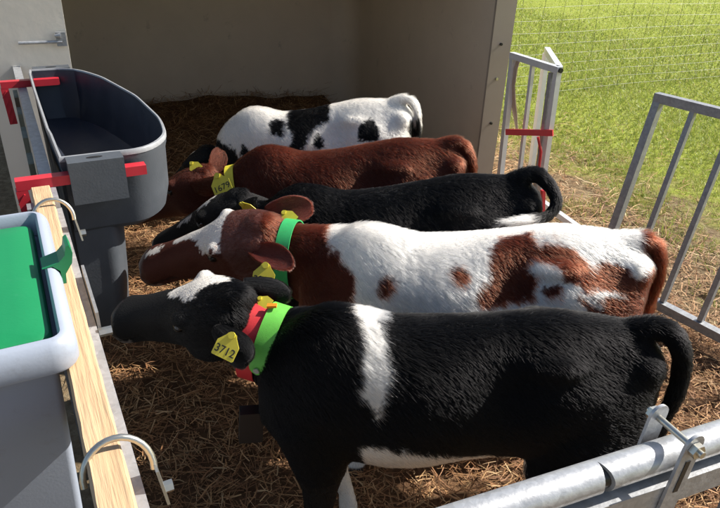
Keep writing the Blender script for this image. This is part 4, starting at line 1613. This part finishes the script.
        if text:
            def word(s, sz, yy, nm):
                cu = bpy.data.curves.new('t', 'FONT')
                cu.body = s
                cu.size = sz
                cu.align_x = 'CENTER'
                cu.align_y = 'CENTER'
                cu.extrude = 0.0002
                cu.offset = 0.0002
                to = bpy.data.objects.new('t', cu)
                COL.objects.link(to)
                dg = bpy.context.evaluated_depsgraph_get()
                tm = bpy.data.meshes.new_from_object(to.evaluated_get(dg))
                bpy.data.objects.remove(to)
                o = bpy.data.objects.new(nm, tm)
                tm.materials.clear()
                tm.materials.append(MT['tag_ink'])
                pos = P0 + y * (yy * h) + n * 0.0014
                Mx = Matrix(((x[0], y[0], n[0], pos[0]), (x[1], y[1], n[1], pos[1]), (x[2], y[2], n[2], pos[2]), (0, 0, 0, 1)))
                tm.transform(Mx)
                link(o, tg)
            word(text, h * 0.46, -0.74, 'tag_number')
        return tg

WHITE = np.array([0.80, 0.755, 0.68])
BLACK = np.array([0.0014, 0.0013, 0.0014])
RED = np.array([0.075, 0.0165, 0.0075])
PINKN = np.array([0.10, 0.045, 0.038])

def wob(P, seed, f, amp):
    return snoise(P, seed, f) * amp

def common(c, P, parts, base, rng):
    x, th, t, ha, head = c.coords(P)
    col = np.tile(base, (len(P), 1)).astype(float)
    jx = x + wob(P, 11, 16, 0.006) + wob(P, 12, 60, 0.007) + rng.normal(size=len(P)) * 0.004
    jt = th + wob(P, 13, 16, 2.4) + wob(P, 14, 60, 3.4) + rng.normal(size=len(P)) * 1.9
    return x, th, t, ha, head, col, jx, jt

def px_map(c, thc, yc, R):
    """photo outline of a coat patch -> (x along trunk, angle round it)"""
    def f(poly):
        out = []
        for px, py in poly:
            X = ony(px, py, c.Y0)[0]
            out.append(((X - c.X0) / c.s, thc + degrees(math.asin(max(-1, min(1, (py - yc) / R))))))
        return out
    return f

def put(col, mask, colour):
    col[mask] = colour

def nose_and_hoof(c, P, t, head, col, dark):
    up = (P - c.poll) @ c.hu
    sd = (P - c.poll) @ c.hs
    m = head & (t > 0.93 + 0.02 * snoise(P, 8, 30)) & (up > -0.112)
    col[m] = np.array([0.03, 0.022, 0.022]) if dark else PINKN
    lip = head & (t > 0.86) & (up < -0.116 + 0.004 * snoise(P, 9, 60))
    col[lip] = np.array([0.16, 0.13, 0.11]) if dark else np.array([0.26, 0.17, 0.13])
    for s in (-1, 1):
        q = c.H(0.975, s * 0.036, -0.070)
        col[head & (((P - q) ** 2).sum(1) < 0.0135 ** 2)] = np.array([0.006, 0.004, 0.004])
    mouth = head & (t > 0.72) & (np.abs(up + 0.110) < 0.0045) & (np.abs(sd) > 0.02)
    col[mouth] *= 0.35
    col[P[:, 2] < 0.042] = np.array([0.05, 0.04, 0.032])

def coat5(c, P, parts, rng):
    x, th, t, ha, head, col, jx, jt = common(c, P, parts, BLACK, rng)
    f = px_map(c, 57, 383, 80)
    body = ~head & (parts == 0)
    band = [(-0.262, -70), (-0.175, -70), (-0.172, -20), (-0.182, 5), (-0.168, 30), (-0.158, 50), (-0.168, 62), (-0.175, 75), (-0.182, 92), (-0.20, 78), (-0.225, 66), (-0.235, 40), (-0.225, 25), (-0.245, 8), (-0.270, -5), (-0.275, -30)]
    put(col, body & in_poly(jx, jt, band), WHITE)
    put(col, body & in_poly(jx, jt, [(-0.125, 112), (-0.108, 110), (-0.098, 128), (-0.112, 128)]), WHITE)
    put(col, body & (np.abs(jt) > 113 + 30 * np.clip((jx + 0.10) / 0.3, 0, 1)) & (jx > -0.22) & (jx < 0.30) & (P[:, 2] > 0.40), WHITE * 0.92)
    put(col, body & in_poly(jx, jt, [(-0.30, -96), (-0.16, -98), (-0.18, -60), (-0.27, -60)]), WHITE)
    # white stockings
    fl = (P[:, 0] < -0.2) & (P[:, 2] < 0.36 + 0.03 * snoise(P, 5, 20)) & (P[:, 1] > 0)
    put(col, body & fl, WHITE)
    put(col, body & (P[:, 0] < -0.2) & (P[:, 2] < 0.20 + 0.02 * snoise(P, 5, 20)), WHITE)
    put(col, body & (P[:, 0] > 0.25) & (P[:, 2] < 0.33 + 0.03 * snoise(P, 6, 20)), WHITE)
    jt2 = t + wob(P, 15, 40, 0.025) + rng.normal(size=len(P)) * 0.010
    ja = ha + wob(P, 16, 40, 7) + rng.normal(size=len(P)) * 3
    star = [(0.08, -46), (0.28, -60), (0.42, -44), (0.50, -18), (0.46, 4), (0.36, 12), (0.31, 34), (0.22, 26), (0.21, -6), (0.13, -12), (0.05, -26)]
    put(col, head & (parts == 0) & in_poly(jt2, ja, star), WHITE)
    col[parts == 1] = np.array([0.02, 0.016, 0.015])
    tl = c.tail[int(len(c.tail) * 0.75)]
    d2 = ((P[:, None, :] - c.tail[None, ::3, :]) ** 2).sum(2).min(1)
    put(col, (d2 < 0.06 ** 2) & (P[:, 0] > 0.495) & (P[:, 2] < 0.60), WHITE)
    nose_and_hoof(c, P, t, head, col, True)
    return col

def coat4(c, P, parts, rng):
    x, th, t, ha, head, col, jx, jt = common(c, P, parts, WHITE, rng)
    f = px_map(c, 58, 293, 72)
    fr = px_map(c, 48, 293, 74)
    body = ~head & (parts == 0)
    neck = [(-2, -200), (-0.42, -200), (-0.41, -40), (-0.415, -10), (-0.40, 8), (-0.37, 20), (-0.345, 34), (-0.325, 45), (-0.32, 62), (-0.335, 75), (-0.30, 90), (-0.29, 200), (-2, 200)]
    put(col, body & in_poly(jx, jt, neck) & (P[:, 2] > 0.40), RED)
    patches = [
        f([(487, 246), (500, 237), (526, 235), (531, 246), (546, 243), (566, 254), (573, 268), (577, 280), (572, 291), (560, 286), (552, 283), (545, 276), (538, 265), (527, 258), (515, 261), (516, 270), (525, 278), (520, 290), (519, 306), (482, 308), (478, 290), (481, 264)]),
        fr([(556, 298), (575, 279), (590, 268), (604, 270), (611, 281), (612, 293), (618, 290), (625, 281), (636, 279), (645, 270), (650, 290), (655, 285), (662, 262), (655, 246), (645, 243), (637, 236), (645, 228), (665, 232), (680, 250), (682, 275), (672, 305), (660, 315), (606, 318), (585, 302)]),
        f([(527, 292), (537, 286), (545, 290), (542, 302), (530, 304)]),
        f([(439, 263), (448, 262), (455, 270), (455, 281), (449, 284), (441, 277)]),
        f([(379, 276), (385, 276), (389, 290), (388, 300), (377, 300)]),
        f([(462, 300), (472, 289), (482, 287), (492, 297), (490, 309), (462, 309)]),
    ]
    for p in patches:
        put(col, body & in_poly(jx, jt, p), RED)
    # far side carries patches of its own
    for k, (xa, tb, rx, rt) in enumerate(((0.10, -85, 0.12, 30), (-0.18, -100, 0.07, 25), (0.33, -75, 0.10, 35))):
        put(col, body & (((jx - xa) / rx) ** 2 + ((jt - tb) / rt) ** 2 < 1), RED)
    put(col, body & (jx > 0.30 + 0.05 * snoise(P, 55, 14)) & (jt > 66 + 12 * snoise(P, 56, 22)) & (jt < 150) & (P[:, 2] > 0.38), RED)
    # rump, tail root and thigh end
    end = body & (jx > 0.475) & (P[:, 2] > 0.35)
    put(col, end & (np.abs(jt) > 28), RED)
    d2 = ((P[:, None, :] - c.tail[None, ::3, :]) ** 2).sum(2).min(1)
    put(col, (d2 < 0.04 ** 2) & (P[:, 0] > 0.47) & (snoise(P, 77, 18) > -0.55), RED)
    put(col, head, RED)
    jt2 = t + wob(P, 15, 40, 0.03) + rng.normal(size=len(P)) * 0.012
    ja = ha + wob(P, 16, 40, 8) + rng.normal(size=len(P)) * 3
    blaze = [(0.17, -50), (0.16, 20), (0.22, 46), (0.35, 54), (0.46, 34), (0.55, 8), (0.66, -4), (0.70, -20), (0.60, -34), (0.50, -48), (0.36, -65)]
    put(col, head & (parts == 0) & in_poly(jt2, ja, blaze), WHITE)
    put(col, head & (parts == 0) & in_poly(jt2, ja, [(0.80, -22), (0.80, 14), (0.92, 20), (0.93, -10)]), WHITE)
    mk = head & (parts == 0) & (t < 0.24)
    # grizzled poll
    col[mk] = RED * 1.15 + rng.uniform(0, 0.05, (mk.sum(), 1))
    col[parts == 1] = np.array([0.13, 0.035, 0.025])
    col[parts == 2] = RED * 1.1
    nose_and_hoof(c, P, t, head, col, False)
    return col

def coat3(c, P, parts, rng):
    x, th, t, ha, head, col, jx, jt = common(c, P, parts, BLACK, rng)
    jt2 = t + wob(P, 15, 40, 0.03) + rng.normal(size=len(P)) * 0.012
    ja = ha + wob(P, 16, 40, 8) + rng.normal(size=len(P)) * 3
    put(col, head & (parts == 0) & in_poly(jt2, ja, [(0.22, -30), (0.20, 10), (0.26, 26), (0.36, 22), (0.38, -10), (0.32, -34)]), WHITE)
    put(col, head & (parts == 0) & in_poly(jt2, ja, [(0.46, 20), (0.48, 40), (0.62, 42), (0.64, 28), (0.52, 16)]), WHITE * 0.8)
    put(col, ~head & (np.abs(jt) > 140) & (P[:, 2] > 0.40) & (jx > -0.2), WHITE)
    put(col, ~head & (P[:, 2] < 0.25), WHITE)
    k = int(len(c.tail) * 0.80)
    d2 = ((P[:, None, :] - c.tail[None, k:, :]) ** 2).sum(2).min(1)
    put(col, d2 < 0.05 ** 2, WHITE)
    nose_and_hoof(c, P, t, head, col, True)
    return col

def coat2(c, P, parts, rng):
    x, th, t, ha, head, col, jx, jt = common(c, P, parts, RED * 0.95, rng)
    col *= (1 + 0.25 * snoise(P, 33, 8))[:, None]
    put(col, ~head & (np.abs(jt) > 155) & (P[:, 2] > 0.40) & (jx > -0.1), WHITE * 0.8)
    col[parts == 1] = RED * 0.7
    nose_and_hoof(c, P, t, head, col, False)
    return col

def coat1(c, P, parts, rng):
    x, th, t, ha, head, col, jx, jt = common(c, P, parts, WHITE, rng)
    f = px_map(c, 75, 141, 40)
    body = ~head & (parts == 0)
    neck = [(-2, -200), (-0.46, -200), (-0.49, -20), (-0.485, 10), (-0.46, 40), (-0.43, 55), (-0.38, 70), (-0.345, 88), (-0.32, 100), (-0.28, 112), (-0.2, 200), (-2, 200)]
    put(col, body & in_poly(jx, jt, neck) & (P[:, 2] > 0.38), BLACK)
    for p in ([(287, 99), (300, 92), (329, 92), (329, 112), (321, 118), (311, 127), (309, 146), (291, 146), (295, 126), (286, 116)],
              [(271, 112), (277, 108), (283, 113), (285, 124), (281, 126), (273, 122)],
              [(246, 136), (251, 136), (256, 146), (256, 156), (247, 156)],
              [(358, 134), (361, 122), (367, 116), (374, 119), (379, 132), (378, 140), (356, 140)],
              [(316, 135), (318, 129), (323, 134), (325, 145), (314, 146)]):
        put(col, body & in_poly(jx, jt, f(p)), BLACK)
    put(col, body & (jx > 0.49) & (np.abs(jt) < 60) & (np.abs(jt) > 20), BLACK)
    for k, (xa, tb, rx, rt) in enumerate(((0.05, -85, 0.14, 40), (-0.22, -80, 0.08, 30))):
        put(col, body & (((jx - xa) / rx) ** 2 + ((jt - tb) / rt) ** 2 < 1), BLACK)
    put(col, head, BLACK)
    jt2 = t + wob(P, 15, 40, 0.03)
    put(col, head & (parts == 0) & in_poly(jt2, ha, [(0.2, -15), (0.2, 15), (0.4, 10), (0.4, -10)]), WHITE)
    col[parts > 0] = BLACK
    nose_and_hoof(c, P, t, head, col, True)
    return col

def local_of(c_x0, c_y0, s, px, py, Y):
    w = ony(px, py, Y)
    return ((w[0] - c_x0) / s, (w[1] - c_y0) / s, w[2] / s)

HAIR = 1.0
# nearest: black with a white shoulder band
X0, Y0, s = 0.235, 1.31, 1.0
c5 = Calf('calf', 'black calf nearest the camera with a white shoulder band and red and lime collars', X0, Y0, s, rot=radians(0), dip=0.0,
          poll=local_of(X0, Y0, s, 229, 292, 1.36), nose=local_of(X0, Y0, s, 105, 295, 1.45), colour=coat5, hairs=int(340000 * HAIR), skin_voxel=0.0075, head_roll=0.22, sink=0.150,
          ears={'near': ((0.70, -0.60, -0.30), (0.25, 0.65, -0.65), 0.125), 'far': ((0.90, 0.06, -0.26), (0.0, 0.75, -0.6), 0.125)},
          tail=[(0.42, 0, 0.822), (0.49, -0.015, 0.852), (0.532, -0.04, 0.825), (0.55, -0.055, 0.765), (0.545, -0.07, 0.69), (0.522, -0.08, 0.61), (0.515, -0.085, 0.53), (0.515, -0.08, 0.44)],
          legs={'front': (0.02, 0.09), 'hind': (0.05, -0.03)})
c5.collar(0.95, 0.044, MT['collar_red'], slack=0.012, tilt=0.0)
c5.collar(0.82, 0.046, MT['collar_green'], slack=0.014, tilt=0.02, a0=-140, a1=106, rounded=True, name='collar_strap')
pt, pn = c5.collar_point(0.82, 97, 0.019, tilt=0.02)
bm = bmesh.new()
add_tube(bm, [pt, pt + pn * 0.004], 0.008, 14)
bm_obj('collar_rivet', bm, MT['zinc'], c5.root, True)
c5.tag((233, 334, 1.235), (-0.15, -0.72, 0.62), -0.26, '3712', 0.058)
c5.tag((259, 298, 1.40), (-0.2, -0.5, 0.8), 1.2, None, 0.036)
bm = bmesh.new()
pt = ony(251, 424, 1.30) - np.array([c5.X0, c5.Y0, 0])
add_bar(bm, pt - np.array([0.004, 0, 0.05]), pt + np.array([0.004, 0, 0.05]), 0.062, 0.036, (0.25, -1, 0))
bm_obj('collar_transponder', bm, MT['black_plastic'], c5.root, True, 0.008, 3)
bm = bmesh.new()
pt = ony(272, 306, 1.36) - np.array([c5.X0, c5.Y0, 0])
add_bar(bm, pt - np.array([0.012, 0, 0]), pt + np.array([0.012, 0, 0.002]), 0.014, 0.006)
bm_obj('collar_keeper', bm, MT['orange'], c5.root, True, 0.002)

# red and white
X0, Y0, s = 0.325, 1.72, 1.06
c4 = Calf('calf', 'red and white patched calf with a white blaze, second from the camera, green collar', X0, Y0, s, rot=radians(0), dip=0.02,
          poll=local_of(X0, Y0, s, 258, 219, 1.77), nose=local_of(X0, Y0, s, 130, 248, 1.85), colour=coat4, hairs=int(270000 * HAIR), skin_voxel=0.0085, head_roll=0.30,
          ears={'near': ((0.80, -0.58, 0.06), (0.55, -0.60, 0.55), 0.135), 'far': ((0.82, 0.12, 0.12), (0.10, -0.85, 0.5), 0.14)},
          tail=[(0.42, 0, 0.822), (0.495, -0.01, 0.838), (0.535, -0.015, 0.79), (0.55, -0.01, 0.70), (0.545, 0.0, 0.58), (0.54, 0.0, 0.44)],
          legs={'front': (0.05, -0.02), 'hind': (-0.02, 0.06)})
c4.collar(0.90, 0.040, MT['collar_mint'], slack=0.013, tilt=-0.18)
c4.tag((266, 264, 1.60), (-0.1, -0.78, 0.6), -0.05, '3219', 0.064)
c4.tag((283, 212, 1.845), (-0.1, -0.7, 0.7), 0.9, None, 0.046)

# black with the looped tail
X0, Y0, s = 0.09, 2.14, 1.075
c3 = Calf('calf', 'black calf in the middle with a looped tail ending in a white switch', X0, Y0, s, rot=0.0, dip=0.085,
          poll=local_of(X0, Y0, s, 236, 193, 2.18), nose=local_of(X0, Y0, s, 146, 229, 2.25), colour=coat3, hairs=int(180000 * HAIR), skin_voxel=0.0085, hair_len=0.8, head_roll=0.0,
          ears={'near': ((0.76, -0.38, 0.50), (0.15, 0.6, -0.7), 0.14), 'far': ((0.72, 0.45, -0.45), (0.2, 0.5, -0.8), 0.10)},
          tail=[(0.40, 0, 0.822), (0.465, -0.01, 0.865), (0.51, -0.035, 0.85), (0.538, -0.075, 0.81), (0.522, -0.11, 0.775), (0.47, -0.14, 0.762), (0.41, -0.165, 0.766), (0.35, -0.185, 0.770)],
          legs={'front': (0.0, 0.05), 'hind': (0.03, -0.03)})
c3.tag((241, 203, 1.985), (-0.35, -0.75, -0.35), 0.8, None, 0.06)

# red
X0, Y0, s = -0.105, 2.60, 1.05
c2 = Calf('calf', 'plain reddish brown calf with a yellow collar behind the black ones', X0, Y0, s, rot=0.0, dip=0.075,
          poll=local_of(X0, Y0, s, 202, 168, 2.60), nose=local_of(X0, Y0, s, 122, 194, 2.66), colour=coat2, hairs=int(150000 * HAIR), skin_voxel=0.0085, head_roll=-0.05,
          ears={'near': ((0.84, -0.40, 0.30), (0.0, 0.5, -0.8), 0.15), 'far': ((0.15, 0.50, 0.38), (0.5, -0.8, 0.4), 0.13)},
          tail=[(0.40, 0, 0.822), (0.475, -0.01, 0.85), (0.525, -0.02, 0.80), (0.545, -0.015, 0.72), (0.54, 0.0, 0.60), (0.535, 0.0, 0.46)],
          legs={'front': (0.04, 0.0), 'hind': (0.0, 0.05)})
c2.collar(0.72, 0.036, MT['collar_yellow'], slack=0.012, tilt=-0.15)
pt, pn = c2.collar_point(0.72, 75, 0.016, tilt=-0.15)
bm = bmesh.new()
add_bar(bm, pt - np.array([0, 0, 0.02]), pt + np.array([0, 0, 0.02]), 0.045, 0.016, tuple(pn))
bm_obj('collar_clip', bm, MT['black_plastic'], c2.root, True, 0.003)
c2.tag((217, 175, 2.42), (-0.15, -0.8, 0.55), 0.55, '1679', 0.078)
c2.tag((191, 163, 2.60), (-0.2, -0.7, 0.7), 1.0, None, 0.05)

# white with black patches
X0, Y0, s = -0.285, 3.30, 1.04
c1 = Calf('calf', 'white calf with black patches, farthest back in front of the hutch', X0, Y0, s, rot=0.0, dip=0.09,
          poll=local_of(X0, Y0, s, 205, 148, 3.30), nose=local_of(X0, Y0, s, 160, 178, 3.36), colour=coat1, hairs=int(120000 * HAIR), skin_voxel=0.009,
          ears={'near': ((0.55, -0.8, -0.1), (0.2, -0.3, 0.7), 0.12), 'far': ((0.55, 0.8, 0.0), (0.2, -0.3, 0.7), 0.12)},
          tail=[(0.40, 0, 0.825), (0.475, -0.01, 0.862), (0.525, -0.02, 0.82), (0.545, -0.02, 0.72), (0.54, 0.0, 0.58), (0.535, 0.0, 0.44)])
